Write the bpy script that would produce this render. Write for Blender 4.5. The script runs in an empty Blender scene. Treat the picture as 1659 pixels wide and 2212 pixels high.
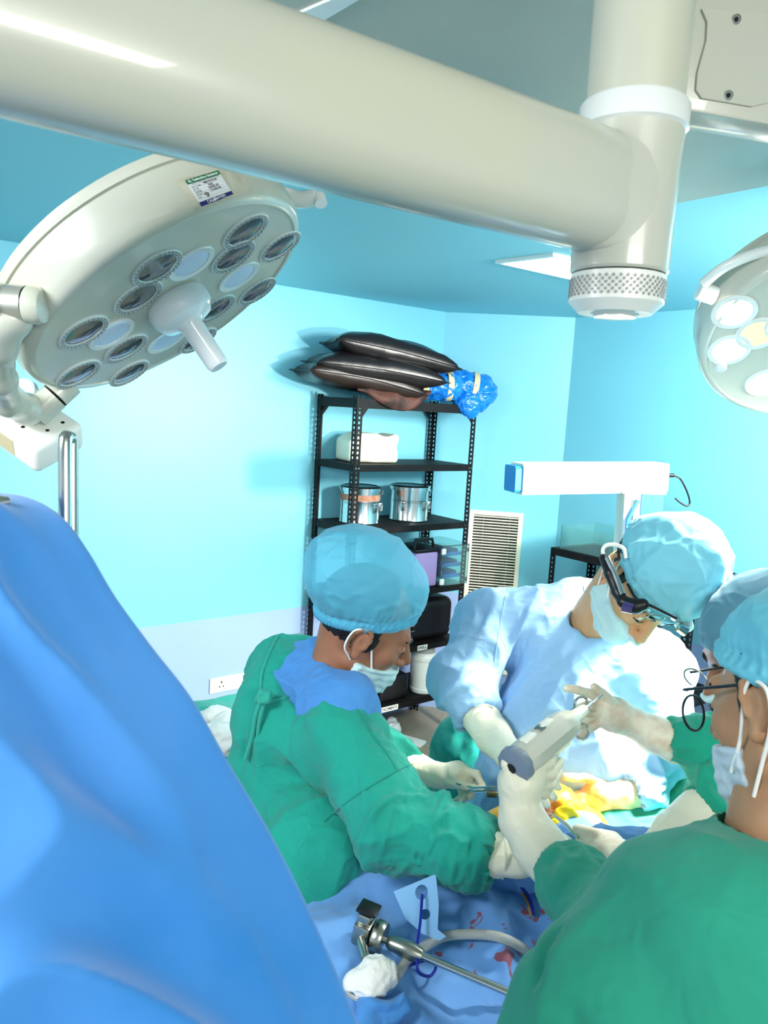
import bpy, bmesh, math, random
import numpy as np
from mathutils import Vector, Matrix, Quaternion
from mathutils.bvhtree import BVHTree

# ---------------------------------------------------------------- camera, world, lights, exposure
SC = bpy.context.scene
COL = SC.collection
W_IMG, H_IMG, FPX = 1659.0, 2212.0, 1660.0
PITCH, ROLL, CAM_H = math.radians(7.8), math.radians(3.3), 1.95
_F = Vector((0, math.cos(PITCH), -math.sin(PITCH)))
_R0 = Vector((1, 0, 0)); _U0 = Vector((0, math.sin(PITCH), math.cos(PITCH)))
CR = _R0*math.cos(ROLL) + _U0*math.sin(ROLL)
CU = -_R0*math.sin(ROLL) + _U0*math.cos(ROLL)
CF = _F
CPOS = Vector((0, 0, CAM_H))

cam_data = bpy.data.cameras.new('camera'); cam = bpy.data.objects.new('camera', cam_data); COL.objects.link(cam)
M = Matrix((CR, CU, -CF)).transposed().to_4x4(); M.translation = CPOS
cam.matrix_world = M
cam_data.sensor_fit = 'VERTICAL'; cam_data.sensor_height = 36.0; cam_data.lens = 36.0*FPX/H_IMG
cam_data.clip_start = 0.05
cam_data.dof.use_dof = True; cam_data.dof.focus_distance = 2.0; cam_data.dof.aperture_fstop = 9.0
SC.camera = cam

SC.view_settings.view_transform = 'Standard'; SC.view_settings.look = 'None'
SC.view_settings.gamma = 1.0; SC.view_settings.use_curve_mapping = False
SC.view_settings.exposure = 1.1

def P(px, py, d):
    """point that the photograph shows at pixel (px, py), d metres along the view axis"""
    return CPOS + CR*((px-W_IMG/2)/FPX*d) + CU*(-(py-H_IMG/2)/FPX*d) + CF*d
def Pz(px, py, z):
    v = P(px, py, 1.0)-CPOS
    return CPOS + v*((z-CAM_H)/v.z)
def Vc(x, y, z):
    """direction given as right, up, towards the camera"""
    return (CR*x + CU*y - CF*z).normalized()
def on_plane(px, py, p0, n):
    v = P(px, py, 1.0)-CPOS
    return CPOS + v*((p0-CPOS).dot(n)/v.dot(n))

world = bpy.data.worlds.new('world'); SC.world = world; world.use_nodes = True
world.node_tree.nodes['Background'].inputs[0].default_value = (0.80, 0.93, 1.0, 1)
world.node_tree.nodes['Background'].inputs[1].default_value = 0.40

def aim(o, target):
    o.rotation_euler = (Vector(target)-o.location).to_track_quat('-Z', 'Y').to_euler()
def area_light(name, loc, target, size, power, color, size_y=None):
    l = bpy.data.lights.new(name, 'AREA'); l.energy = power; l.color = color; l.size = size
    if size_y: l.shape = 'RECTANGLE'; l.size_y = size_y
    o = bpy.data.objects.new(name, l); COL.objects.link(o); o.location = loc; aim(o, target); return o
def spot_light(name, loc, target, power, color, angle, blend, radius):
    l = bpy.data.lights.new(name, 'SPOT'); l.energy = power; l.color = color
    l.spot_size = math.radians(angle); l.spot_blend = blend; l.shadow_soft_size = radius
    o = bpy.data.objects.new(name, l); COL.objects.link(o); o.location = loc; aim(o, target); return o

FIELD = P(1270, 1640, 1.75)
LAMP_R_C = P(1788, 735, 1.75)
spot_light('operating_light_beam', LAMP_R_C + (FIELD-LAMP_R_C).normalized()*0.10, FIELD, 460, (1.0, 0.97, 0.88), 42, 1.0, 0.16)
# ceiling light panels of the room behind and beside the camera, then one added fill
area_light('ceiling_panel_light', (0.9, -0.9, 2.45), (0.0, 3.0, 0.9), 1.2, 26, (1.0, 0.98, 0.93), 0.6)
area_light('ceiling_panel_light.001', (-1.3, 0.3, 2.45), (-0.8, 2.6, 0.6), 0.9, 26, (0.95, 0.98, 1.0), 0.6)
area_light('right_wall_fill', (1.95, 1.9, 2.4), (1.5, 4.2, 1.3), 0.8, 60, (1.0, 0.98, 0.92), 0.5)  # added fill to brighten the right wall, not a known panel
# the second dome of the operating light, outside the picture to the right, turned to the room
spot_light('operating_light_spill', (2.15, 1.45, 1.90), (-0.35, 3.5, 0.95), 260, (1.0, 0.96, 0.90), 66, 0.8, 0.07)

# ---------------------------------------------------------------- helpers
def lin(c):
    return tuple(((v/255.0)/12.92 if v/255.0 <= 0.04045 else ((v/255.0+0.055)/1.055)**2.4) for v in c)
MATS = {}
def mat(name, rgb, rough=0.5, metal=0.0, spec=0.5, alpha=1.0, trans=0.0, ior=1.45, emit=None, estr=0.0,
        bump=None, vary=None, crease=None, sheen=0.0, sss=0.0, coat=0.0):
    """bump=(scale, strength, distance[, stretch]); vary=(scale, rgb2, amount)"""
    if name in MATS: return MATS[name]
    m = bpy.data.materials.new(name); m.use_nodes = True; MATS[name] = m
    nt = m.node_tree; b = nt.nodes['Principled BSDF']
    c = lin(rgb) + (1,)
    b.inputs['Base Color'].default_value = c
    b.inputs['Roughness'].default_value = rough; b.inputs['Metallic'].default_value = metal
    b.inputs['Specular IOR Level'].default_value = spec
    b.inputs['Alpha'].default_value = alpha; b.inputs['Transmission Weight'].default_value = trans
    b.inputs['IOR'].default_value = ior
    if coat: b.inputs['Coat Weight'].default_value = coat
    if sheen: b.inputs['Sheen Weight'].default_value = sheen
    if sss:
        b.inputs['Subsurface Weight'].default_value = sss
        b.inputs['Subsurface Radius'].default_value = (0.01, 0.004, 0.002); b.inputs['Subsurface Scale'].default_value = 1.0
    if emit:
        b.inputs['Emission Color'].default_value = lin(emit)+(1,); b.inputs['Emission Strength'].default_value = estr
    tc = nt.nodes.new('ShaderNodeTexCoord')
    if vary:
        n = nt.nodes.new('ShaderNodeTexNoise'); n.inputs['Scale'].default_value = vary[0]; n.inputs['Detail'].default_value = 5
        r = nt.nodes.new('ShaderNodeValToRGB'); r.color_ramp.elements[0].position = 0.42; r.color_ramp.elements[1].position = 0.68
        x = nt.nodes.new('ShaderNodeMix'); x.data_type = 'RGBA'
        mu = nt.nodes.new('ShaderNodeMath'); mu.operation = 'MULTIPLY'; mu.inputs[1].default_value = vary[2]
        x.inputs[6].default_value = c; x.inputs[7].default_value = lin(vary[1])+(1,)
        nt.links.new(tc.outputs['Object'], n.inputs['Vector']); nt.links.new(n.outputs['Fac'], r.inputs['Fac'])
        nt.links.new(r.outputs['Color'], mu.inputs[0]); nt.links.new(mu.outputs[0], x.inputs[0])
        nt.links.new(x.outputs[2], b.inputs['Base Color'])
    prev = None
    if crease:                      # thin ridged creases of handled cloth: (scale, distance)
        n = nt.nodes.new('ShaderNodeTexNoise'); n.inputs['Scale'].default_value = crease[0]; n.inputs['Detail'].default_value = 2.5; n.inputs['Distortion'].default_value = 0.7
        s1 = nt.nodes.new('ShaderNodeMath'); s1.operation = 'SUBTRACT'; s1.inputs[1].default_value = 0.5
        s2 = nt.nodes.new('ShaderNodeMath'); s2.operation = 'ABSOLUTE'
        s3 = nt.nodes.new('ShaderNodeMath'); s3.operation = 'POWER'; s3.inputs[1].default_value = 0.6
        cb_ = nt.nodes.new('ShaderNodeBump'); cb_.inputs['Strength'].default_value = 0.8; cb_.inputs['Distance'].default_value = crease[1]; cb_.invert = True
        nt.links.new(tc.outputs['Object'], n.inputs['Vector']); nt.links.new(n.outputs['Fac'], s1.inputs[0]); nt.links.new(s1.outputs[0], s2.inputs[0])
        nt.links.new(s2.outputs[0], s3.inputs[0]); nt.links.new(s3.outputs[0], cb_.inputs['Height']); nt.links.new(cb_.outputs['Normal'], b.inputs['Normal']); prev = cb_
    if bump:
        n = nt.nodes.new('ShaderNodeTexNoise'); n.inputs['Scale'].default_value = bump[0]; n.inputs['Detail'].default_value = 4
        bp = nt.nodes.new('ShaderNodeBump'); bp.inputs['Strength'].default_value = bump[1]; bp.inputs['Distance'].default_value = bump[2]
        src = tc.outputs['Object']
        if len(bump) > 3:
            mp = nt.nodes.new('ShaderNodeMapping'); mp.inputs['Scale'].default_value = bump[3]
            nt.links.new(src, mp.inputs['Vector']); src = mp.outputs['Vector']
        nt.links.new(src, n.inputs['Vector'])
        if prev: nt.links.new(prev.outputs['Normal'], bp.inputs['Normal'])
        nt.links.new(n.outputs['Fac'], bp.inputs['Height']); nt.links.new(bp.outputs['Normal'], b.inputs['Normal'])
    return m

def tag(o, label=None, cat=None, group=None, kind=None):
    if label: o['label'] = label
    if cat: o['category'] = cat
    if group: o['group'] = group
    if kind: o['kind'] = kind
    return o
def set_parent(o, parent):
    if parent is not None:
        bpy.context.view_layer.update() if False else None
        o.parent = parent; o.matrix_parent_inverse = world_of(parent).inverted()
def world_of(o):
    m = Matrix.LocRotScale(o.location, o.rotation_euler, o.scale)
    if o.parent: m = world_of(o.parent) @ o.matrix_parent_inverse @ m
    return m
def empty(name, loc, label, cat, group=None):
    o = bpy.data.objects.new(name, None); COL.objects.link(o); o.location = loc; o.empty_display_size = 0.05
    return tag(o, label, cat, group)
def mesh_obj(name, verts, faces, material, parent=None, smooth=True, sharp=None):
    me = bpy.data.meshes.new(name)
    me.from_pydata([tuple(v) for v in verts] if not isinstance(verts, np.ndarray) else verts.tolist(), [],
                   faces if not isinstance(faces, np.ndarray) else faces.tolist())
    me.materials.append(material)
    me.polygons.foreach_set('use_smooth', [smooth]*len(me.polygons))
    if smooth and sharp: me.set_sharp_from_angle(angle=math.radians(sharp))
    o = bpy.data.objects.new(name, me); COL.objects.link(o)
    set_parent(o, parent)
    return o

class MB:
    """collects solids in one frame (matrix) and links them as one mesh"""
    def __init__(s, frame=None):
        s.bm = bmesh.new(); s.f = frame if frame is not None else Matrix.Identity(4)
    def _put(s, verts, faces):
        vs = [s.bm.verts.new(s.f @ Vector(v)) for v in verts]
        for f in faces:
            try: s.bm.faces.new([vs[i] for i in f])
            except ValueError: pass
        return s
    def box(s, c, size, rot=None, bevel=0.0, seg=2):
        b = bmesh.new(); bmesh.ops.create_cube(b, size=1.0)
        bmesh.ops.scale(b, vec=size, verts=b.verts)
        if bevel: bmesh.ops.bevel(b, geom=b.edges[:], offset=bevel, segments=seg, affect='EDGES', profile=0.5)
        m = Matrix.Translation(c) @ (rot.to_4x4() if rot is not None else Matrix.Identity(4))
        b.verts.index_update()
        s._put([m @ v.co for v in b.verts], [[v.index for v in f.verts] for f in b.faces]); b.free(); return s
    def tube(s, pts, r, seg=12, cap=True):
        pts = [Vector(p) for p in pts]; n = len(pts)
        rs = list(r) if hasattr(r, '__len__') else [r]*n
        V, Fc = [], []
        t0 = (pts[1]-pts[0]).normalized()
        up = Vector((0, 0, 1)) if abs(t0.z) < 0.9 else Vector((1, 0, 0))
        x = t0.cross(up).normalized()
        for i in range(n):
            t = ((pts[min(i+1, n-1)]-pts[max(i-1, 0)])).normalized()
            x = (x - t*x.dot(t)).normalized(); y = t.cross(x)
            for k in range(seg):
                a = 2*math.pi*k/seg
                V.append(pts[i] + (x*math.cos(a)+y*math.sin(a))*rs[i])
        for i in range(n-1):
            for k in range(seg):
                Fc.append((i*seg+k, i*seg+(k+1) % seg, (i+1)*seg+(k+1) % seg, (i+1)*seg+k))
        if cap:
            Fc.append(tuple(range(seg))[::-1]); Fc.append(tuple(range((n-1)*seg, n*seg)))
        return s._put(V, Fc)
    def lathe(s, prof, origin=(0, 0, 0), axis=(0, 0, 1), seg=48, flip=False):
        """prof = [(r, h)], h along axis"""
        q = Vector((0, 0, 1)).rotation_difference(Vector(axis).normalized()).to_matrix().to_4x4()
        m = Matrix.Translation(origin) @ q
        V, Fc, idx = [], [], []
        for r, h in prof:
            if r < 1e-6: idx.append([len(V)]); V.append(m @ Vector((0, 0, h)))
            else:
                idx.append(list(range(len(V), len(V)+seg)))
                V += [m @ Vector((r*math.cos(2*math.pi*k/seg), r*math.sin(2*math.pi*k/seg), h)) for k in range(seg)]
        for a, b in zip(idx[:-1], idx[1:]):
            for k in range(seg):
                k2 = (k+1) % seg
                if len(a) == 1 and len(b) == 1: continue
                if len(a) == 1: Fc.append((a[0], b[k2], b[k]))
                elif len(b) == 1: Fc.append((a[k], a[k2], b[0]))
                else: Fc.append((a[k], a[k2], b[k2], b[k]))
        return s._put(V, Fc)
    def prism(s, poly, vec):
        n = len(poly); V = [Vector(p) for p in poly] + [Vector(p)+Vector(vec) for p in poly]
        Fc = [tuple(range(n))[::-1], tuple(range(n, 2*n))] + [(i, (i+1) % n, n+(i+1) % n, n+i) for i in range(n)]
        return s._put(V, Fc)
    def ball(s, c, r, rot=None, seg=16):
        b = bmesh.new(); bmesh.ops.create_uvsphere(b, u_segments=seg, v_segments=max(6, seg//2), radius=1.0)
        bmesh.ops.scale(b, vec=r if hasattr(r, '__len__') else (r, r, r), verts=b.verts)
        m = Matrix.Translation(c) @ (rot.to_4x4() if rot is not None else Matrix.Identity(4))
        b.verts.index_update()
        s._put([m @ v.co for v in b.verts], [[v.index for v in f.verts] for f in b.faces]); b.free(); return s
    def build(s, name, material, parent=None, smooth=True, sharp=35):
        bmesh.ops.recalc_face_normals(s.bm, faces=s.bm.faces[:])
        me = bpy.data.meshes.new(name); s.bm.to_mesh(me); s.bm.free()
        me.materials.append(material)
        me.polygons.foreach_set('use_smooth', [smooth]*len(me.polygons))
        if smooth and sharp: me.set_sharp_from_angle(angle=math.radians(sharp))
        o = bpy.data.objects.new(name, me); COL.objects.link(o); set_parent(o, parent)
        return o

def smooth_path(pts, n=8):
    """Catmull-Rom through pts"""
    pts = [Vector(p) for p in pts]; out = []
    q = [pts[0]*2-pts[1]] + pts + [pts[-1]*2-pts[-2]]
    for i in range(1, len(q)-2):
        for k in range(n):
            t = k/n
            out.append(0.5*((2*q[i]) + (q[i+1]-q[i-1])*t + (2*q[i-1]-5*q[i]+4*q[i+1]-q[i+2])*t*t + (3*q[i]-q[i-1]-3*q[i+1]+q[i+2])*t*t*t))
    out.append(pts[-1]); return out

def frame(o, x, y=None, z=None):
    """matrix with origin o, x axis and z (or y) axis roughly as given"""
    x = Vector(x).normalized()
    if z is not None:
        z = Vector(z); z = (z-x*z.dot(x)).normalized(); y = z.cross(x)
    else:
        y = Vector(y); y = (y-x*y.dot(x)).normalized(); z = x.cross(y)
    m = Matrix((x, y, z)).transposed().to_4x4(); m.translation = Vector(o); return m

# value noise on arrays
def _hash(ix, iy, iz, seed):
    h = (ix.astype(np.int64)*374761393 + iy.astype(np.int64)*668265263 + iz.astype(np.int64)*2147483647 + seed*974634777) & 0x7fffffff
    h = ((h ^ (h >> 13))*1274126177) & 0x7fffffff
    return ((h ^ (h >> 16)) & 0xffff)/65535.0
def vnoise(p, seed=0):
    i = np.floor(p); f = p-i; f = f*f*f*(f*(f*6-15)+10); i = i.astype(np.int64); r = 0
    for dx in (0, 1):
        wx = f[:, 0] if dx else 1-f[:, 0]
        for dy in (0, 1):
            wy = f[:, 1] if dy else 1-f[:, 1]
            for dz in (0, 1):
                wz = f[:, 2] if dz else 1-f[:, 2]
                r = r + wx*wy*wz*_hash(i[:, 0]+dx, i[:, 1]+dy, i[:, 2]+dz, seed)
    return r*2-1
def wrinkle(p, freq, seed=0, stretch=None):
    """ridged, warped noise: cloth creases"""
    q = p.copy()
    if stretch is not None: q = q @ stretch
    w = np.stack([vnoise(q*freq*0.5+7.1, seed+1), vnoise(q*freq*0.5+3.3, seed+2), vnoise(q*freq*0.5+9.7, seed+3)], 1)
    return (1-np.abs(vnoise(q*freq+w*0.9, seed+4))*2.2)
def stretch_along(axis, f):
    a = np.array(Vector(axis).normalized()); return np.eye(3) - (1-f)*np.outer(a, a)

def creases(freq, amp, seed=0, st=None, wd=0.10):
    def fn(v, n):
        q = v @ st if st is not None else v
        w = np.stack([vnoise(q*freq*0.6+5.1, seed+1), vnoise(q*freq*0.6+1.3, seed+2), vnoise(q*freq*0.6+8.7, seed+3)], 1)
        return amp*np.exp(-(vnoise(q*freq+w*0.8, seed+4)/wd)**2)
    return fn

class SDF:
    def __init__(s): s.pr = []
    def _b(s, lo, hi): return (np.minimum(lo, hi), np.maximum(lo, hi))
    def cap(s, a, b, ra, rb=None, k=0.02, op='u'):
        rb = ra if rb is None else rb
        a = np.array(a, float); b = np.array(b, float)
        s.pr.append(('c', op, k, a, b, ra, rb, np.minimum(a-ra, b-rb), np.maximum(a+ra, b+rb))); return s
    def chain(s, pts, rs, k=0.02):
        for i in range(len(pts)-1): s.cap(pts[i], pts[i+1], rs[i], rs[i+1], k)
        return s
    def ell(s, c, r, R=None, k=0.02, op='u'):
        c = np.array(c, float); r = np.array(r, float)
        Rm = np.eye(3) if R is None else np.array(R.to_3x3() if hasattr(R, 'to_3x3') else R, float)
        m = r.max(); s.pr.append(('e', op, k, c, r, Rm, None, c-m, c+m)); return s
    def box(s, c, h, R=None, k=0.01, op='u', rnd=0.0):
        c = np.array(c, float); h = np.array(h, float)
        Rm = np.eye(3) if R is None else np.array(R.to_3x3() if hasattr(R, 'to_3x3') else R, float)
        m = np.linalg.norm(h); s.pr.append(('b', op, k, c, h, Rm, rnd, c-m, c+m)); return s
    def offset(s, v): s.pr.append(('o', 'o', 0, v, None, None, None, None, None)); return s
    def ev(s, p):
        d = np.full(len(p), 1e3)
        for q in s.pr:
            t, op, k = q[0], q[1], q[2]
            if t == 'o': d = d-q[3]; continue
            if t == 'c':
                a, b, ra, rb = q[3:7]; ab = b-a; pa = p-a
                h = np.clip(pa@ab/max(ab@ab, 1e-12), 0, 1)
                e = np.sqrt(((pa-h[:, None]*ab)**2).sum(1)) - (ra+(rb-ra)*h)
            elif t == 'e':
                l = ((p-q[3])@q[5])/q[4]; k0 = np.sqrt((l**2).sum(1))+1e-9; k1 = np.sqrt(((l/q[4])**2).sum(1))+1e-9
                e = k0*(k0-1)/k1
            else:
                l = np.abs((p-q[3])@q[5])-(q[4]-q[6])
                e = np.sqrt((np.maximum(l, 0)**2).sum(1)) + np.minimum(l.max(1), 0) - q[6]
            if op == 'u':
                h = np.clip(0.5+0.5*(d-e)/k, 0, 1); d = np.where(d-e > 8*k, e, d*(1-h)+e*h-k*h*(1-h)) if k > 0 else np.minimum(d, e)
            elif op == 's':
                e = -e; h = np.clip(0.5+0.5*(e-d)/k, 0, 1); d = d*(1-h)+e*h+k*h*(1-h)
            elif op == 'i':
                h = np.clip(0.5+0.5*(e-d)/k, 0, 1); d = d*(1-h)+e*h+k*h*(1-h)
        return d
    def bounds(s):
        off = sum(q[3] for q in s.pr if q[0] == 'o')
        L = [q[7] for q in s.pr if q[1] == 'u']; Hh = [q[8] for q in s.pr if q[1] == 'u']
        lo = np.min(L, 0)-off-0.01; hi = np.max(Hh, 0)+off+0.01
        for q in s.pr:
            if q[1] == 'i' and q[7] is not None: lo = np.maximum(lo, q[7]-0.01); hi = np.minimum(hi, q[8]+0.01)
        return lo, hi
    def mesh(s, h):
        lo, hi = s.bounds(); lo = lo-2*h; B = 8
        nb = np.ceil((hi+2*h-lo)/(h*B)).astype(int); n = nb*B
        bi = np.stack(np.meshgrid(*[np.arange(x) for x in nb], indexing='ij'), -1).reshape(-1, 3)
        cd = s.ev(lo+(bi*B+(B-1)/2)*h)
        act = np.abs(cd) < h*B*1.35+0.004
        Fv = np.repeat(np.repeat(np.repeat(cd.reshape(nb), B, 0), B, 1), B, 2)
        ab = bi[act]
        off = np.stack(np.meshgrid(*[np.arange(B)]*3, indexing='ij'), -1).reshape(-1, 3)
        idx = (ab[:, None, :]*B+off[None]).reshape(-1, 3)
        val = np.empty(len(idx))
        for c0 in range(0, len(idx), 400000):
            val[c0:c0+400000] = s.ev(lo+idx[c0:c0+400000]*h)
        Fv[idx[:, 0], idx[:, 1], idx[:, 2]] = val
        return surface_nets(Fv, lo, h)
    def build(s, name, h, material, parent=None, disp=None, relax=1):
        v, f = s.mesh(h)
        if relax: v = relax_mesh(v, f, relax)
        if disp:
            nrm = vnormals(v, f)
            for fn in disp: v = v + nrm*fn(v, nrm)[:, None]
        return mesh_obj(name, v, f, material, parent)

def surface_nets(Fv, lo, h):
    S = Fv < 0; n = Fv.shape
    c = np.zeros((n[0]-1, n[1]-1, n[2]-1), np.int8)
    C8 = [(i, j, k) for i in (0, 1) for j in (0, 1) for k in (0, 1)]
    for i, j, k in C8: c += S[i:n[0]-1+i, j:n[1]-1+j, k:n[2]-1+k]
    cells = np.argwhere((c > 0) & (c < 8))
    ids = np.full(c.shape, -1, np.int32); ids[tuple(cells.T)] = np.arange(len(cells))
    val = {o: Fv[cells[:, 0]+o[0], cells[:, 1]+o[1], cells[:, 2]+o[2]] for o in C8}
    acc = np.zeros((len(cells), 3)); cnt = np.zeros(len(cells))
    for a in C8:
        for ax in range(3):
            if a[ax] == 0:
                b = list(a); b[ax] = 1; b = tuple(b)
                va, vb = val[a], val[b]; m = (va < 0) != (vb < 0)
                t = np.where(m, va/np.where(m, va-vb, 1), 0)
                pt = np.tile(np.array(a, float), (len(cells), 1)); pt[:, ax] = t
                acc += pt*m[:, None]; cnt += m
    V = lo + (cells+acc/cnt[:, None])*h
    faces = []
    for ax in range(3):
        sl0 = [slice(1, n[i]-1) for i in range(3)]; sl1 = list(sl0)
        sl0[ax] = slice(0, n[ax]-1); sl1[ax] = slice(1, n[ax])
        A, Bb = S[tuple(sl0)], S[tuple(sl1)]
        e = np.argwhere(A != Bb); off = np.array([1, 1, 1]); off[ax] = 0
        inside = A[tuple(e.T)]; e = e+off
        u, w = (ax+1) % 3, (ax+2) % 3
        q = []
        for du, dw in ((-1, -1), (0, -1), (0, 0), (-1, 0)):
            z = e.copy(); z[:, u] += du; z[:, w] += dw; q.append(ids[tuple(z.T)])
        q = np.stack(q, 1); q[~inside] = q[~inside][:, ::-1]
        faces.append(q[(q >= 0).all(1)])
    return V, np.concatenate(faces)
def vnormals(v, f):
    nn = np.cross(v[f[:, 2]]-v[f[:, 0]], v[f[:, 3]]-v[f[:, 1]]); out = np.zeros_like(v)
    for k in range(4):
        for a in range(3): out[:, a] += np.bincount(f[:, k], nn[:, a], len(v))
    return out/(np.linalg.norm(out, axis=1, keepdims=True)+1e-12)
def relax_mesh(v, f, it):
    for _ in range(it):
        acc = np.zeros_like(v); cnt = np.bincount(f.ravel(), minlength=len(v))*2.0
        for k in range(4):
            for o in (1, 3):
                for a in range(3): acc[:, a] += np.bincount(f[:, k], v[f[:, (k+o) % 4], a], len(v))
        v = v*0.45 + 0.55*acc/np.maximum(cnt, 1)[:, None]
    return v
def fold(a, b, w, amp):
    a = np.array(a, float); b = np.array(b, float); ab = b-a
    def fn(v, n):
        pa = v-a; h = np.clip(pa@ab/(ab@ab), 0, 1); d2 = ((pa-h[:, None]*ab)**2).sum(1)
        return amp*np.exp(-d2/(w*w))*np.sin(np.pi*np.clip(0.08+h*0.84, 0, 1))**0.5
    return fn
def crumple(freq, amp, seed=0, st=None):
    return lambda v, n: amp*wrinkle(v, freq, seed, st)
def crumple_at(c, rad, freq, amp, seed=0, st=None):
    c = np.array(c, float)
    return lambda v, n: amp*wrinkle(v, freq, seed, st)*np.exp(-((v-c)**2).sum(1)/(rad*rad))

# ---------------------------------------------------------------- the room
AZ = math.radians(52.1)
U = Vector((math.sin(AZ), math.cos(AZ), 0)); V_ = Vector((-U.y, U.x, 0))      # along / into the left wall
RO = P(765, 1003, 4.0); RO.z = 0                                             # near corner of the rack
WP = RO + V_*0.405
CEIL = 2.55
N_L = -V_
c1 = on_plane(962, 690, WP, N_L); c1.z = 0
az2 = math.radians(97.1); U2 = Vector((math.sin(az2), math.cos(az2), 0)); N_M = Vector((-U2.y, U2.x, 0))*-1
c2 = on_plane(1242, 703, c1, N_M); c2.z = 0
U3 = Vector((math.sin(math.radians(142.1)), math.cos(math.radians(142.1)), 0)); N_R = Vector((U3.y, -U3.x, 0))
if N_R.dot(Vector((0, 0, 0))-c2) < 0: N_R = -N_R
if N_M.dot(Vector((0, 0, 0))-c1) < 0: N_M = -N_M

def wall_material():
    m = mat('wall_paint', (118, 208, 232), rough=0.42, bump=(9, 0.12, 0.004))
    nt = m.node_tree; b = nt.nodes['Principled BSDF']
    g = nt.nodes.new('ShaderNodeNewGeometry'); sx = nt.nodes.new('ShaderNodeSeparateXYZ')
    gt = nt.nodes.new('ShaderNodeMath'); gt.operation = 'GREATER_THAN'; gt.inputs[1].default_value = 0.785
    mx = nt.nodes.new('ShaderNodeMix'); mx.data_type = 'RGBA'
    mx.inputs[6].default_value = lin((160, 186, 230))+(1,); mx.inputs[7].default_value = lin((128, 206, 224))+(1,)
    nt.links.new(g.outputs['Position'], sx.inputs[0]); nt.links.new(sx.outputs['Z'], gt.inputs[0])
    nt.links.new(gt.outputs[0], mx.inputs[0])
    # faint scuffs
    n = nt.nodes.new('ShaderNodeTexNoise'); n.inputs['Scale'].default_value = 2.2; n.inputs['Detail'].default_value = 8
    r = nt.nodes.new('ShaderNodeValToRGB'); r.color_ramp.elements[0].position = 0.35; r.color_ramp.elements[1].position = 0.75
    r.color_ramp.elements[0].color = (0.93, 0.95, 0.97, 1); r.color_ramp.elements[1].color = (1, 1, 1, 1)
    mu = nt.nodes.new('ShaderNodeMix'); mu.data_type = 'RGBA'; mu.blend_type = 'MULTIPLY'; mu.inputs[0].default_value = 1
    nt.links.new(g.outputs['Position'], n.inputs['Vector']); nt.links.new(n.outputs['Fac'], r.inputs['Fac'])
    nt.links.new(mx.outputs[2], mu.inputs[6]); nt.links.new(r.outputs['Color'], mu.inputs[7])
    nt.links.new(mu.outputs[2], b.inputs['Base Color'])
    return m
M_WALL = wall_material()
M_CEIL = mat('ceiling_paint', (136, 206, 222), rough=0.5, bump=(6, 0.1, 0.005))
M_FLOOR = mat('speckled_floor', (176, 166, 140), rough=0.45, vary=(160, (112, 104, 84), 0.9))
M_PAINT = mat('cream_enamel', (190, 193, 181), rough=0.26, coat=0.3, vary=(5, (196, 196, 172), 0.5))
M_PAINT2 = mat('white_enamel', (222, 228, 226), rough=0.22, coat=0.3)
M_SLAB = mat('grey_panel', (174, 182, 172), rough=0.42, vary=(3, (188, 192, 180), 0.6))
M_CHROME = mat('chrome', (205, 207, 205), rough=0.16, metal=1.0)
M_STEEL = mat('brushed_steel', (165, 168, 160), rough=0.3, metal=1.0)
M_BLACK = mat('black_plastic', (18, 19, 22), rough=0.38)
M_RACK = mat('black_angle_steel', (8, 9, 11), rough=0.6, spec=0.3, vary=(14, (24, 20, 19), 0.7))
M_WHITE = mat('white_plastic', (240, 240, 232), rough=0.35)
M_CREAM = mat('cream_plastic', (244, 240, 214), rough=0.45)
M_PAPER = mat('paper', (236, 236, 226), rough=0.8)
M_INK = mat('black_ink', (14, 14, 16), rough=0.6)
M_DARK = mat('dark_gap', (10, 12, 14), rough=0.8)

def wall(name, a, b, n):
    t = 0.1; m = MB(); d = (b-a).normalized()
    m.prism([a, b, b+Vector((0, 0, CEIL)), a+Vector((0, 0, CEIL))], -n*t)
    return tag(m.build(name, M_WALL, smooth=False), kind='structure')
wl_far = c1 - U*5.2
wall('wall_left', wl_far, c1+U*0.1, N_L)
wall('wall_back', c1, c2, N_M)
wall('wall_right', c2, c2+U3*5.5, N_R)
m = MB(); m.box((0, 2.0, -0.05), (9, 11, 0.1)); tag(m.build('floor', M_FLOOR, smooth=False), kind='structure')
m = MB(); m.box((0, 2.0, CEIL+0.05), (9, 11, 0.1)); tag(m.build('ceiling', M_CEIL, smooth=False), kind='structure')

# lowered grey box of the ceiling
SZ = 2.50
k0 = Pz(1236, 482, SZ)
m = MB(); m.prism([k0, k0-U*3.2, k0-U*3.2-V_*3.0, k0-V_*3.0], (0, 0, CEIL-SZ))
tag(m.build('trim_1', M_SLAB, smooth=False), kind='structure')
# pale translucent joint strip on it
m = MB()
q = [Pz(558, 62, SZ), Pz(700, 0, SZ), Pz(1000, -130, SZ), Pz(1060, -130, SZ), Pz(778, -8, SZ), Pz(632, 78, SZ)]
m.prism(q, (0, 0, -0.004)); tag(m.build('trim_2', mat('joint_strip', (225, 236, 236), rough=0.25), smooth=False), kind='structure')

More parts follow.
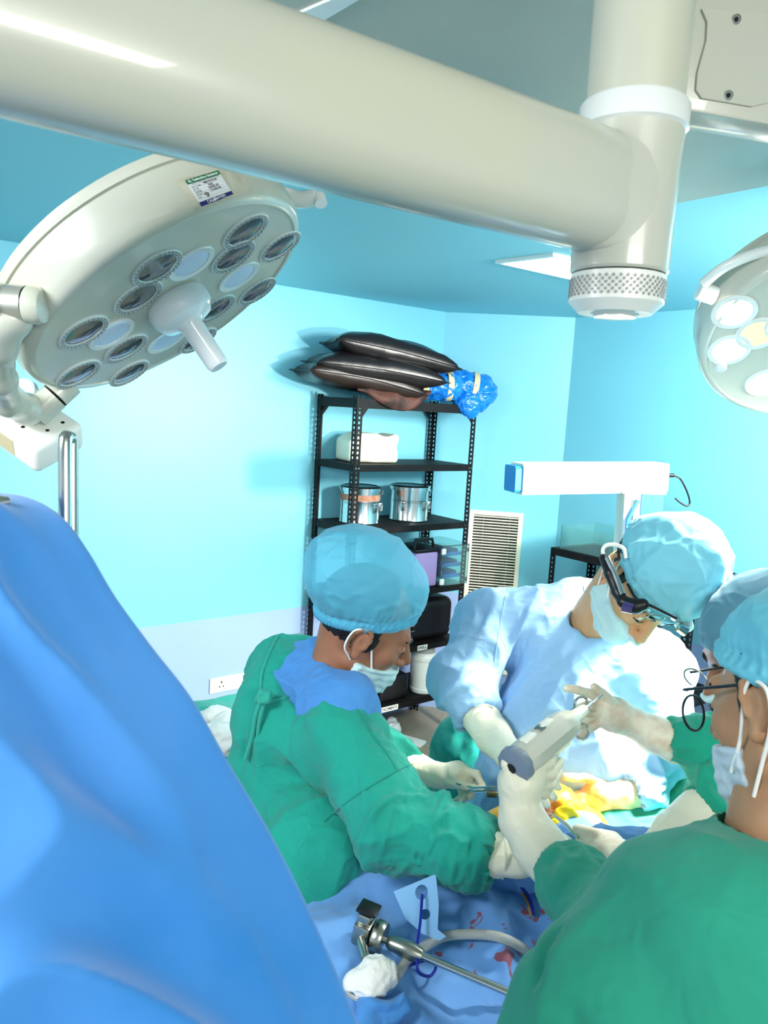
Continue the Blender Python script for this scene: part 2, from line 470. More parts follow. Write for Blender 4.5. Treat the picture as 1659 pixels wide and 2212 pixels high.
# square light panel let into the ceiling
lp = [Pz(1070, 562, CEIL), Pz(1195, 546, CEIL), Pz(1430, 600, CEIL), Pz(1305, 615, CEIL)]
ctr = sum(lp, Vector())/4
lt = empty('ceiling_light', ctr, 'square glowing light panel let into the blue ceiling behind the white column', 'ceiling light')
m = MB()
for i in range(4):
    a, b = lp[i], lp[(i+1) % 4]; ai, bi = a.lerp(ctr, 0.07), b.lerp(ctr, 0.07)
    m.prism([a, b, bi, ai], (0, 0, -0.012))
m.build('light_frame', M_PAINT2, lt, smooth=False)
m = MB(); m.prism([p.lerp(ctr, 0.07)+Vector((0, 0, -0.002)) for p in lp], (0, 0, -0.003))
m.build('diffuser', mat('light_diffuser', (255, 255, 255), emit=(255, 252, 246), estr=9.0), lt, smooth=False)

# ---------------------------------------------------------------- ventilation grille on the back wall
g0 = on_plane(1015, 1100, c1, N_M); g1 = on_plane(1131, 1107, c1, N_M)
gw = (Vector((g1.x, g1.y, 0))-Vector((g0.x, g0.y, 0))).length; gh = 1.06
GF = Matrix((Vector((U2.x, U2.y, 0)), N_M, Vector((0, 0, 1)))).transposed().to_4x4()
GF.translation = Vector((g0.x, g0.y, g0.z-gh)) + N_M*0.001
vent = empty('wall_vent', GF.translation, 'tall cream louvred air vent on the blue wall beside the black rack', 'vent')
fb = 0.028
m = MB(GF)
for c, s in (((fb/2, .010, gh/2), (fb, .02, gh)), ((gw-fb/2, .010, gh/2), (fb, .02, gh)), ((gw/2, .010, fb/2), (gw-2*fb, .02, fb)), ((gw/2, .010, gh-fb/2), (gw-2*fb, .02, fb))):
    m.box(c, s, bevel=0.002, seg=1)
m.build('vent_frame', M_CREAM, vent)
MB(GF).box((gw/2, 0.002, gh/2), (gw-2*fb, 0.003, gh-2*fb)).build('vent_backing', M_DARK, vent, smooth=False)
ns = 55
sm = MB().box((0, 0, 0), (gw-2*fb, 0.010, 0.0055), rot=Matrix.Rotation(0.5, 3, 'X')).build('slat', M_CREAM, None, smooth=False)
for i in range(ns):
    o = sm if i == 0 else sm.copy()
    if i: COL.objects.link(o)
    M0 = GF @ Matrix.Translation((gw/2, 0.010, fb+0.010+i*(gh-2*fb-0.02)/(ns-1)))
    o.parent = None; o.location, q_, _ = M0.decompose(); o.rotation_euler = q_.to_euler()
    set_parent(o, vent)
for fx in (0.27, 0.76):
    MB(GF).tube([(gw*fx, 0.005, fb), (gw*fx, 0.005, gh-fb)], 0.003, 6).build('rod', M_STEEL, vent)

# ---------------------------------------------------------------- black slotted-angle racks
def angle_post(Fm, x, y, h, dx, dy, holes=True, fw=0.038, pitch=0.026):
    """L-section upright with a real row of slots through each flange"""
    m = MB(Fm)
    for ax, sgn in ((0, dx), (1, dy)):
        n = int(h/pitch); t = 0.002
        def pt(s, z, o):
            return (x+sgn*s, y+o*dy*t, z) if ax == 0 else (x+o*dx*t, y+sgn*s, z)
        a, b = fw*0.34, fw*0.66
        for o in (0, 1):
            V, Fc = [], []
            for (s0, s1) in ((0, a), (b, fw)):
                k = len(V); V += [pt(s0, 0, o), pt(s1, 0, o), pt(s1, h, o), pt(s0, h, o)]; Fc.append((k, k+1, k+2, k+3))
            for i in range(n+1):
                z0 = max(0, i*pitch-pitch*0.25); z1 = min(h, i*pitch+pitch*0.25)
                k = len(V); V += [pt(a, z0, o), pt(b, z0, o), pt(b, z1, o), pt(a, z1, o)]; Fc.append((k, k+1, k+2, k+3))
            m._put(V, Fc)
    return m
def shelf(Fm, w, d, z, apron=0.036, th=0.002):
    m = MB(Fm); m.box((w/2, d/2, z-th/2), (w-0.004, d-0.004, th))
    for c, s in (((w/2, 0.003, z-apron/2), (w-0.004, 0.002, apron)), ((w/2, d-0.003, z-apron/2), (w-0.004, 0.002, apron)),
                 ((0.003, d/2, z-apron/2), (0.002, d-0.004, apron)), ((w-0.003, d/2, z-apron/2), (0.002, d-0.004, apron))):
        m.box(c, s)
    return m
RF = Matrix((U, V_, Vector((0, 0, 1)))).transposed().to_4x4(); RF.translation = RO
RW, RD, RH = 0.855, 0.38, 2.0
rack = empty('storage_rack', RO, 'tall black slotted steel storage rack standing in the blue corner', 'rack')
for (x, y, dx, dy) in ((0, 0, 1, 1), (RW, 0, -1, 1), (0, RD, 1, -1), (RW, RD, -1, -1)):
    angle_post(RF, x, y, RH, dx, dy).build('post', M_RACK, rack, smooth=False)
SHZ = [1.985, 1.640, 1.300, 0.925, 0.590, 0.262]
for z in SHZ:
    shelf(RF, RW, RD, z, 0.05 if z > 1.9 else 0.036).build('shelf', M_RACK, rack, smooth=False)
for (x, sx) in ((0.0, 1), (RW, -1)):                               # corner gussets below the top
    for y in (0.0035, RD-0.0035):
        MB(RF).prism([(x+sx*0.036, y, SHZ[0]-0.05), (x+sx*0.075, y, SHZ[0]-0.05), (x+sx*0.036, y, SHZ[0]-0.10)], (0, 0.002, 0)).build('gusset', M_RACK, rack, smooth=False)
m = MB(RF)
for z in SHZ[1:]:
    for x in (0.012, 0.03, RW-0.012, RW-0.03): m.tube([(x, -0.003, z-0.018), (x, 0.001, z-0.018)], 0.0045, 8)
tag(m.build('bolt', M_STEEL, rack), kind='stuff')
def R_(x, y, z): return RF @ Vector((x, y, z))

def text_mesh(txt, size, frame_, name, material, parent, align='CENTER', bold=0.0, width=None, depth=0.0004):
    """flat lettering lying in the frame's xz plane (x right, z up), facing -y"""
    cu = bpy.data.curves.new(name, 'FONT'); cu.body = txt; cu.size = size; cu.align_x = align; cu.align_y = 'CENTER'
    cu.offset = bold; cu.resolution_u = 3; cu.extrude = 0
    o = bpy.data.objects.new(name, cu); COL.objects.link(o)
    dg = bpy.context.evaluated_depsgraph_get(); me = bpy.data.meshes.new_from_object(o.evaluated_get(dg))
    COL.objects.unlink(o); bpy.data.objects.remove(o); bpy.data.curves.remove(cu)
    if width:
        xs = [v.co.x for v in me.vertices]; s = width/max(1e-6, max(xs)-min(xs)); mid = (max(xs)+min(xs))/2
        for v in me.vertices: v.co.x = (v.co.x-mid)*s
    for v in me.vertices: v.co = frame_ @ Vector((v.co.x, -depth, v.co.y))
    me.materials.clear(); me.materials.append(material); me.name = name
    r = bpy.data.objects.new(name, me); COL.objects.link(r); set_parent(r, parent); return r
def rack_label(x, w, z, txt, name, lab):
    f = RF @ Matrix.Translation((x+w/2, 0.0015, z))
    o = MB(f).box((0, 0, 0), (w, 0.001, 0.030)).build('shelf_label', M_PAPER, None, smooth=False)
    tag(o, lab, 'label')
    text_mesh(txt, 0.024, f @ Matrix.Translation((0, -0.0006, 0)), 'lettering', M_INK, o, width=w*0.9, bold=0.0008)
    return o
rack_label(0.215, 0.185, SHZ[5]-0.019, 'OT ATTACHMENTS', 'a', 'cream sticker reading OT ATTACHMENTS on the lowest black shelf edge')
rack_label(0.520, 0.075, SHZ[4]-0.019, 'DRILL', 'b', 'white sticker reading DRILL on a black shelf edge')

# leatherette cushions on top
M_LEA = mat('dark_leatherette', (26, 24, 26), rough=0.3, bump=(22, 0.35, 0.004))
M_LEA2 = mat('brown_leatherette', (38, 28, 25), rough=0.36, bump=(18, 0.4, 0.004))
def cushion(fr, L, Wd, T, material, label, droop=0.0, seed=0, parent=None):
    """pillow with pinched pointed corners and a seam"""
    nx, ny = 36, 22; V, Fc = [], []
    for side in (1, -1):
        for j in range(ny+1):
            for i in range(nx+1):
                u, v = i/nx*2-1, j/ny*2-1
                e = max(0, (1-abs(u)**2.6))*max(0, (1-abs(v)**2.6))
                x = u*L/2*(1-0.10*(1-abs(u))*0-0.07*(v*v)*0+0) * (1-0.07*(1-v*v)*abs(u)); y = v*Wd/2*(1-0.10*(1-u*u)*abs(v))
                z = side*T/2*(e**0.42)
                V.append((x, y, z))
    V = np.array(V); off = (nx+1)*(ny+1)
    w = wrinkle(V, 9, seed); V[:, 2] += w*0.007*(np.abs(V[:, 2])/(T/2)); V[:, 2] += -droop*(V[:, 0]/(L/2))**2*np.where(V[:, 0] > 0, 1, 0.3)
    for s in (0, 1):
        for j in range(ny):
            for i in range(nx):
                a = s*off+j*(nx+1)+i; q = (a, a+1, a+nx+2, a+nx+1); Fc.append(q if s == 0 else q[::-1])
    Mx = np.array(fr); V = V@Mx[:3, :3].T + Mx[:3, 3]
    o = mesh_obj('cushion', V, Fc, material)
    b = bmesh.new(); b.from_mesh(o.data); bmesh.ops.remove_doubles(b, verts=b.verts, dist=1e-5); b.to_mesh(o.data); b.free()
    o.data.polygons.foreach_set('use_smooth', [True]*len(o.data.polygons))
    o['label'] = label; o['category'] = 'cushion'; o['group'] = 'leatherette cushions on the rack top'
    # piping round the seam
    pts = []
    for (ux, vy) in [(-1, -1), (0, -1), (1, -1), (1, 0), (1, 1), (0, 1), (-1, 1), (-1, 0), (-1, -1)]:
        x = ux*L/2*(1-0.07*(1-vy*vy)*abs(ux)); y = vy*Wd/2*(1-0.10*(1-ux*ux)*abs(vy)); z = -droop*(x/(L/2))**2*(1 if x > 0 else 0.3)
        pts.append(Vector(fr) @ Vector((x, y, z)) if False else fr @ Vector((x, y, z)))
    MB().tube(smooth_path(pts, 5), 0.003, 6).build('piping', material, o)
    return o
def cf(px, py, d, yaw, pitch, roll):
    m = Matrix.Translation(P(px, py, d)) @ Matrix.Rotation(yaw, 4, 'Z') @ Matrix.Rotation(pitch, 4, 'Y') @ Matrix.Rotation(roll, 4, 'X'); return m
yU = math.atan2(U.y, U.x)
cushion(cf(776, 818, 4.12, yU-0.26, 0.10, 0.02), 0.66, 0.34, 0.15, M_LEA2, 'brown-black leatherette cushion at the bottom of the stack on the rack', 0.03, 3)
cushion(cf(812, 798, 4.12, yU-0.34, 0.06, 0.05), 0.72, 0.34, 0.15, M_LEA, 'black leatherette cushion in the middle of the stack on the rack', 0.02, 5)
cushion(cf(845, 764, 4.16, yU-0.34, 0.13, -0.02), 0.70, 0.34, 0.16, M_LEA, 'black leatherette cushion on top of the stack on the rack', 0.02, 8)
# torn cover flap hanging over the front rail
def sheet(name, top, bot, nx, ny, fn, material, parent=None, thick=0.0):
    V, Fc = [], []
    for j in range(ny+1):
        for i in range(nx+1): V.append(fn(i/nx, j/ny))
    for j in range(ny):
        for i in range(nx):
            a = j*(nx+1)+i; Fc.append((a, a+1, a+nx+2, a+nx+1))
    o = mesh_obj(name, V, Fc, material, parent)
    if thick:
        s = o.modifiers.new('thickness', 'SOLIDIFY'); s.thickness = thick; s.offset = 0
    return o
M_TORN = mat('torn_lining', (88, 52, 42), rough=0.7, bump=(30, 0.5, 0.003), vary=(12, (30, 22, 20), 1.0))
def flap(u, v):
    px = 772+u*160; top = 838+u*6; low = 842 + 46*max(0.0, math.sin(math.pi*(0.04+0.94*u)**1.45))**0.9
    p = P(px, top+(low-top)*v, 3.98+u*0.22-0.03*math.sin(v*3)-0.012*math.sin(u*14+v*3))
    return p
cf_ = sheet('torn_cover', None, None, 26, 10, flap, M_TORN, None, 0.003)
tag(cf_, 'torn reddish-brown cushion cover sagging over the front rail of the rack', 'cover')

# blue plastic bundles with masking tape
M_BLUEP = mat('blue_polythene', (18, 118, 214), rough=0.2, trans=0.0, bump=(26, 0.9, 0.01, (1, 1, 1)), coat=0.4)
M_TAPE = mat('masking_tape', (206, 196, 150), rough=0.6)
def bundle(px, py, d, r, L, axis, label, tail=None, seed=1):
    c = P(px, py, d); ax = Vector(axis).normalized()
    s = SDF().cap(c-ax*(L/2-r*0.7), c+ax*(L/2-r*0.7), r*0.9, r, 0.02)
    if tail:
        for t in tail: s.ell(P(*t[:3]), t[3], k=0.03)
    o = s.build('blue_bundle', 0.006, M_BLUEP, None, [crumple(16, 0.010, seed), crumple(42, 0.004, seed+3)])
    tag(o, label, 'bundle', 'blue plastic bundles on the rack')
    for off in (0.15,) if tail else (0.28, -0.3):
        cc = c+ax*L*off
        MB().lathe([(r*1.06, -0.016), (r*1.09, -0.014), (r*1.09, 0.016), (r*1.05, 0.018)], cc, ax, 28).build('tape_band', M_TAPE, o)
    return o
bundle(943, 833, 4.30, 0.075, 0.24, U*0.9-V_*0.5, 'small dark blue plastic roll with tape under the cushion tips')
bundle(1003, 838, 4.48, 0.095, 0.32, U*0.8-V_*0.5+Vector((0, 0, -0.15)), 'large bright blue plastic bundle hanging off the rack corner',
       tail=[(1010, 868, 4.42, (0.075, 0.05, 0.06)), (1016, 885, 4.42, (0.045, 0.03, 0.05)), (1040, 868, 4.45, (0.05, 0.04, 0.05))], seed=7)

# white foam headrest with a scooped top
s = SDF(); hc = R_(0.225, 0.20, SHZ[1]+0.082)
HR = Matrix((U, V_, Vector((0, 0, 1)))).transposed() @ Matrix.Rotation(-0.2, 3, 'Z')
s.box(hc, (0.15, 0.105, 0.080), HR, rnd=0.022)
s.cap(hc+HR@Vector((0.07, -0.2, 0.13)), hc+HR@Vector((0.07, 0.2, 0.13)), 0.065, k=0.015, op='s')
s.cap(hc+HR@Vector((0.0, -0.125, -0.05)), hc+HR@Vector((0.12, -0.10, 0.01)), 0.03, k=0.02, op='s')
s.box(hc+HR@Vector((-0.16, 0, 0.09)), (0.06, 0.2, 0.05), HR @ Matrix.Rotation(-0.6, 3, 'Y'), k=0.012, op='s')
tag(s.build('foam_headrest', 0.005, M_CREAM), 'white moulded headrest with scooped top on the rack shelf', 'headrest')

# two chromed sterilising drums
def drum(x, y, label, rust=False):
    b = R_(x, y, SHZ[2]); r, h = 0.115, 0.215
    t = empty('sterilizing_drum', b, label, 'drum', 'chrome sterilizing drums')
    MB().lathe([(0, 0), (r*0.97, 0), (r*0.99, 0.006), (r*0.97, 0.012), (r*0.97, h*0.52), (r*0.995, h*0.53), (r*0.995, h*0.56), (r*0.97, h*0.57), (r*0.97, h*0.88), (0, h*0.88)], b, seg=56).build('body', M_CHROME, t)
    MB().lathe([(r*1.01, h*0.83), (r*1.03, h*0.835), (r*1.03, h*0.93), (r*0.99, h*0.955), (r*0.9, h*0.965), (r*0.86, h*0.95), (0, h*0.95)], b, seg=56).build('lid', M_CHROME, t)
    for k, a in enumerate((-2.2, -1.0, -0.35)):
        d = Vector((math.cos(a+0.3), math.sin(a+0.3), 0)); fx = frame(b+d*r*0.99+Vector((0, 0, h*0.42)), Vector((-d.y, d.x, 0)), z=(0, 0, 1))
        MB(fx).box((0, 0, 0), (0.018, 0.01, 0.05), bevel=0.002).box((0, -0.006, 0.02), (0.026, 0.008, 0.012), bevel=0.002).tube([(0, -0.006, -0.02), (0, -0.013, -0.012), (0, -0.013, 0.015)], 0.002, 6).build('clasp', M_CHROME, t)
    d = Vector((0.9, 0.25, 0)).normalized()
    MB().tube([b+d*r+Vector((0, 0, h*0.86)), b+d*(r+0.014)+Vector((0, 0, h*0.86)), b+d*(r+0.014)+Vector((0, 0, h*0.74))], 0.004, 8).build('hinge', M_CHROME, t)
    if rust:
        MB().lathe([(r*0.985, h*0.60), (r*0.985, h*0.76)], b, seg=48).build('old_tape', mat('old_tape', (150, 98, 74), rough=0.6, vary=(40, (190, 150, 120), 0.7)), t)
    return t
drum(0.195, 0.20, 'chrome sterilising drum with brown tape band behind the near post', True)
drum(0.545, 0.19, 'plain chrome sterilising drum on the right of the shelf')

# clear cabinet with blue trays, purple box and handle
M_ACR = mat('clear_acrylic', (205, 240, 236), rough=0.03, trans=0.92, ior=1.3, spec=0.4)
M_BTRAY = mat('blue_tray', (30, 110, 200), rough=0.4)
cab = empty('instrument_cabinet', R_(0.70, 0.12, SHZ[3]), 'clear acrylic cabinet with stacked blue trays at the right end of a shelf', 'cabinet')
cw, cd, chh = 0.21, 0.26, 0.24; CFm = RF @ Matrix.Translation((0.665, 0.0, SHZ[3]))
m = MB(CFm)
for c, s_ in (((cw/2, cd/2, 0.004), (cw, cd, 0.006)), ((cw/2, cd/2, chh), (cw, cd, 0.006)), ((0, cd/2, chh/2), (0.005, cd, chh-0.007)), ((cw, cd/2, chh/2), (0.005, cd, chh-0.007)), ((cw/2, cd, chh/2), (cw, 0.005, chh-0.007)), ((cw/2, 0, chh/2), (cw, 0.005, chh-0.007))):
    m.box(c, s_)
m.build('casing', M_ACR, cab, smooth=False)
for i in range(3):
    z = 0.045+i*0.066
    MB(CFm).prism([(0.015, 0.02, z), (cw-0.03, 0.02, z), (cw-0.03, 0.24, z), (0.015, 0.24, z)], (0, 0, 0.004)).box((cw/2-0.008, 0.018, z+0.010), (cw-0.05, 0.003, 0.022)).build('tray', M_BTRAY, cab, smooth=False)
    MB(CFm).box((cw/2-0.015, 0.12, z+0.020), (cw-0.07, 0.16, 0.028), bevel=0.008).build('tray_content', mat('indigo_cloth', (34, 38, 120), rough=0.8), cab)
for z in (0.03, chh-0.03):
    MB(CFm).box((0.0, -0.008, z), (0.030, 0.012, 0.034), bevel=0.003).build('latch', M_WHITE, cab)
    MB(CFm).box((cw-0.012, -0.004, z), (0.014, 0.006, 0.024), bevel=0.002).build('hinge', M_STEEL, cab)
pb = MB(RF).box((0.565, 0.13, SHZ[3]+0.105), (0.17, 0.22, 0.205), bevel=0.012).build('purple_box', mat('purple_plastic', (176, 152, 206), rough=0.4))
tag(pb, 'purple plastic box beside the clear cabinet on the rack', 'box')
MB(RF).box((0.565, 0.13, SHZ[3]+0.217), (0.178, 0.228, 0.02), bevel=0.005).build('lid', M_BLACK, pb)
MB(RF).tube([(0.50, 0.06, SHZ[3]+0.225), (0.50, 0.06, SHZ[3]+0.275), (0.63, 0.06, SHZ[3]+0.275), (0.645, 0.06, SHZ[3]+0.225)], 0.009, 8).build('handle', M_BLACK, pb)

# black case, small meter, white canister, black boxes lower down
s = SDF().box(R_(0.64, 0.19, SHZ[4]+0.125), (0.19, 0.15, 0.125), RF.to_3x3(), rnd=0.05)
tag(s.build('carrying_case', 0.008, M_BLACK), 'large black rounded case on the shelf above the DRILL sticker', 'case')
mt = MB(RF).box((0.40, 0.03, SHZ[4]+0.075), (0.13, 0.10, 0.12), bevel=0.012).build('meter_box', mat('glossy_black', (12, 14, 18), rough=0.15))
tag(mt, 'small glossy black device with a chrome rim in front of the masked face', 'device')
MB(RF).tube([(0.335, -0.022, SHZ[4]+0.13), (0.465, -0.022, SHZ[4]+0.13), (0.465, -0.022, SHZ[4]+0.10), (0.335, -0.022, SHZ[4]+0.10), (0.335, -0.022, SHZ[4]+0.13)], 0.003, 6).build('chrome_rim', M_CHROME, mt)
jar = empty('canister', R_(0.655, 0.09, SHZ[5]), 'round white plastic canister with grey lid on the bottom shelf', 'canister')
jb = R_(0.655, 0.09, SHZ[5])
MB().lathe([(0, 0), (0.068, 0), (0.076, 0.008), (0.078, 0.03), (0.075, 0.034), (0.075, 0.20), (0.079, 0.205), (0.079, 0.225), (0.06, 0.25), (0, 0.25)], jb, seg=40).build('body', M_WHITE, jar)
MB().lathe([(0.062, 0.248), (0.062, 0.285), (0.055, 0.292), (0, 0.292)], jb, seg=32).build('lid', mat('grey_lid', (170, 172, 170), rough=0.4), jar)
o = MB(RF).box((0.40, 0.12, SHZ[5]+0.075), (0.21, 0.16, 0.148), bevel=0.02, seg=3).build('storage_box', M_BLACK)
tag(o, 'matt black rounded box beside the white canister on the bottom shelf', 'box')
o = MB(RF).box((0.10, 0.27, SHZ[5]+0.02), (0.05, 0.04, 0.038), bevel=0.006).box((0.09, 0.27, SHZ[5]+0.055), (0.03, 0.03, 0.04), bevel=0.008).build('table_clamp', M_BLACK)
tag(o, 'small black clamp at the back of the bottom shelf', 'clamp')

# things lying on the floor under the rack
fp = Pz(842, 1585, 0.0)
s = SDF()
for k in range(5): s.ell(fp+Vector((0.03*math.cos(k*1.9), 0.03*math.sin(k*1.9), 0.03+0.008*k)), (0.035, 0.03, 0.03), k=0.01)
tag(s.build('tissue', 0.004, mat('tissue', (238, 240, 238), rough=0.9), None, [crumple(40, 0.004, 4)]), 'crumpled white tissue on the floor by the rack', 'tissue')
a, b = Pz(838, 1590, 0.0), Pz(915, 1612, 0.0); dd = (b-a).normalized(); pp = Vector((-dd.y, dd.x, 0))
pk = MB(frame((a+b)/2+Vector((0, 0, 0.010)), dd, z=(0, 0, 1))).box((0, 0, 0), ((b-a).length, 0.085, 0.018), bevel=0.006).build('paper_packet', M_PAPER)
tag(pk, 'long flat white packet lying on the speckled floor', 'packet')

# ---------------------------------------------------------------- second low rack along the right wall
pA = on_plane(1500, 1262, c2+N_R*0.42, N_R)
q0 = Vector((pA.x, pA.y, 0)) - U3*0.88
R2 = Matrix((U3, -N_R, Vector((0, 0, 1)))).transposed().to_4x4(); R2.translation = q0
H2 = pA.z+0.02
rk2 = empty('storage_rack', q0, 'low black slotted rack along the right wall behind the capped heads', 'rack')
for (x, y, dx, dy) in ((0, 0, 1, 1), (0.88, 0, -1, 1), (0, 0.38, 1, -1), (0.88, 0.38, -1, -1)):
    angle_post(R2, x, y, H2, dx, dy).build('post', M_RACK, rk2, smooth=False)
M_R2 = mat('grey_shelf', (96, 104, 112), rough=0.4)
for z in (H2, H2-0.62): shelf(R2, 0.88, 0.38, z, 0.04).build('shelf', M_RACK, rk2, smooth=False)
rk3 = empty('storage_rack', q0+U3*0.89, 'grey shelf unit at the right edge topped with papers', 'rack')
R3 = R2 @ Matrix.Translation((0.885, 0, 0))
for (x, y, dx, dy) in ((0.88, 0, -1, 1), (0.88, 0.38, -1, -1)):
    angle_post(R3, x, y, H2, dx, dy).build('post', M_R2, rk3, smooth=False)
shelf(R3, 0.88, 0.38, H2, 0.05).build('shelf', M_R2, rk3, smooth=False)
for (x, z) in ((0.03, H2-0.09),):
    MB(R3).prism([(0.0, 0.0, H2-0.05), (0.07, 0.0, H2-0.05), (0.0, 0.0, H2-0.14)], (0, 0.003, 0)).build('gusset', M_R2, rk3, smooth=False)
o = MB(R3).box((0.12, -0.001, H2-0.026), (0.13, 0.002, 0.022)).build('shelf_label', M_PAPER, None, smooth=False)
tag(o, 'small white blank label on the grey shelf edge at the right', 'label')
def lavsheet(u, v):
    return R3 @ Vector((0.05+u*0.8, 0.03+v*0.32, H2+0.012+0.02*max(0, math.sin(u*6+1)*math.sin(v*4+.6))+0.05*math.exp(-((u-0.22)/0.06)**2)))
o = sheet('folded_sheet', None, None, 30, 12, lavsheet, mat('lavender_sheet', (150, 170, 226), rough=0.8), None, 0.004)
tag(o, 'lavender-blue folded sheet lying on the grey shelf at the right', 'sheet')
o = MB(R3).tube([(0.35, 0.1, H2+0.052), (0.8, 0.05, H2+0.052)], 0.005, 8).build('thin_rod', M_BLACK)
tag(o, 'thin black rod lying on the lavender sheet', 'rod')
# clear acrylic box on the low rack
m = MB(R2); w_, d_, h_ = 0.62, 0.30, 0.13
for c, s_ in (((0, d_/2, h_/2), (0.004, d_, h_)), ((w_, d_/2, h_/2), (0.004, d_, h_)), ((w_/2, 0, h_/2), (w_, 0.004, h_)), ((w_/2, d_, h_/2), (w_, 0.004, h_))):
    m.box((c[0]+0.04, c[1]+0.03, c[2]+H2+0.001), s_)
o = m.build('acrylic_box', M_ACR, None, smooth=False); tag(o, 'open clear acrylic box on the low rack behind the bending surgeon', 'box')

# ---------------------------------------------------------------- long box light on its post
dL = 3.1
La, Lb = P(1107, 1034, dL-0.10), P(1426, 1031, dL+0.12)
lx = (Lb-La).normalized(); LF = frame((La+Lb)/2, lx, z=(0, 0, 1)); LL = (Lb-La).length
lb = empty('box_light', (La+Lb)/2, 'long cream box-shaped lamp housing with a blue end cap in front of the blue corner', 'lamp')
s_oct = [(-0.048, -0.058), (0.048, -0.058), (0.052, -0.05), (0.052, 0.05), (0.046, 0.062), (-0.046, 0.062), (-0.055, 0.05), (-0.055, -0.048)]
MB(LF).prism([(-LL/2+0.018, y, z) for y, z in s_oct], (LL-0.018, 0, 0)).build('housing', mat('cream_card', (250, 244, 214), rough=0.5), lb, smooth=False)
MB(LF).prism([(-LL/2-0.012, y*0.85, z*0.85) for y, z in s_oct], (0.03, 0, 0)).build('end_cap', mat('blue_tape', (20, 140, 215), rough=0.5), lb, smooth=False)
MB(LF).box((0, -0.056, -0.052), (LL-0.03, 0.004, 0.010)).build('lower_edge', M_PAPER, lb, smooth=False)
for k in range(7):
    MB(LF).box((-LL/2+0.10+k*0.078, -0.0465, 0.0635), (0.045, 0.004, 0.003)).build('top_mark', mat('faint_print', (150, 140, 100), rough=0.7), lb, smooth=False)
cb = MB().tube([P(1442, 1027, dL+0.1), P(1456, 1027, dL+0.1)], 0.008, 8).build('plug', M_BLACK, lb)
MB().tube(smooth_path([P(1456, 1027, dL+.1), P(1470, 1035, dL+.1), P(1484, 1062, dL+.12), P(1490, 1085, dL+.15), P(1484, 1093, dL+.15), P(1470, 1086, dL+.15), P(1458, 1076, dL+.15)], 6), 0.0038, 8).build('cable', M_BLACK, lb)
sp = empty('lamp_stand', P(1413, 1100, dL), 'white square post with blue side panel carrying the long box lamp', 'stand')
pt = P(1413, 1062, dL+.05); SF = frame(Vector((pt.x, pt.y, 0)), lx*1.0-Vector((0, 0.35, 0)), z=(0, 0, 1))
MB(SF).box((0.0, 0, (pt.z)/2), (0.155, 0.12, pt.z-0.004), bevel=0.004).build('column', M_WHITE, sp)
MB(SF).box((0.033, -0.0625, pt.z-0.10), (0.088, 0.004, 0.185)).build('side_panel', mat('mid_blue_panel', (36, 104, 196), rough=0.5), sp, smooth=False)
MB(SF).box((0.0, 0, pt.z-0.001), (0.175, 0.135, 0.012), bevel=0.003).build('cap_plate', mat('pale_blue_plate', (196, 214, 240), rough=0.4), sp)
MB(SF).tube([(-0.025, -0.070, pt.z-0.03), (-0.062, -0.075, pt.z-0.11), (-0.070, -0.078, pt.z-0.32)], 0.008, 8).build('blue_strut', mat('blue_strut', (60, 150, 230), rough=0.4), sp)
MB(SF).tube([(-0.04, -0.066, pt.z-0.03), (-0.045, -0.070, pt.z-0.20)], 0.005, 8).build('rod', M_STEEL, sp)

# ---------------------------------------------------------------- wall socket plate
s0, s1 = on_plane(452, 1482, WP, N_L), on_plane(560, 1462, WP, N_L)
s0.z = (s0.z+s1.z)/2
KF = Matrix((U, N_L, Vector((0, 0, 1)))).transposed().to_4x4(); KF.translation = s0+N_L*0.001
kw = (Vector((s1.x, s1.y, 0))-Vector((s0.x, s0.y, 0))).length; kh = 0.082
so = empty('wall_socket', s0, 'cream double power socket plate with a middle switch on the lavender wall', 'socket')
MB(KF).box((kw/2, 0.005, 0), (kw, 0.010, kh), bevel=0.002).build('plate', M_CREAM, so)
MB(KF).box((kw/2, 0.0108, 0), (0.045, 0.004, 0.05), bevel=0.001).build('switch', M_WHITE, so)
for x in (kw*0.22, kw*0.78):
    MB(KF).box((x, 0.0105, 0.014), (0.007, 0.002, 0.012)).box((x-0.011, 0.0105, -0.010), (0.007, 0.002, 0.007)).box((x+0.011, 0.0105, -0.010), (0.007, 0.002, 0.007)).build('pin_hole', M_INK, so, smooth=False)

# ---------------------------------------------------------------- big ceiling column and beam close to the camera
DC = 0.90; KS = 0.90/1.04
CX = P(1352, 420, DC); CXY = Vector((CX.x, CX.y, 0))
def colz(py): return P(1352, py, DC).z
zr = colz(268); zb = colz(592); zk = colz(664)
col_ = empty('ceiling_column', (CXY.x, CXY.y, zb), 'thick white enamelled ceiling column with a collar ring and knurled lower end', 'column')
def cy(prof, name, m_, par=col_, seg=64):
    prof = [(r*KS, z) for r, z in prof]
    return MB().lathe(prof, (CXY.x, CXY.y, 0), seg=seg).build(name, m_, par)
cy([(0.064, zr+0.012), (0.0655, CEIL-0.001)], 'upper_tube', M_PAINT)
cy([(0.0675, zr-0.015), (0.072, zr-0.012), (0.072, zr+0.012), (0.069, zr+0.016), (0.0645, zr+0.016)], 'collar_ring', M_PAINT2)
cy([(0.068, zr-0.014), (0.0665, zr-0.05), (0.0655, zb+0.004), (0.063, zb+0.001), (0, zb+0.001)], 'lower_sleeve', M_PAINT)
M_KNURL = mat('knurled_white', (226, 230, 224), rough=0.3)
nk, hk = 40, 6; Vk, Fk = [], []
kn = cy([(0.060, zb-0.001), (0.0635, zb-0.001), (0.0635, zk+0.006), (0.050, zk-0.006), (0.0, zk-0.006)], 'knurled_knob', M_KNURL, seg=24)
m = MB()
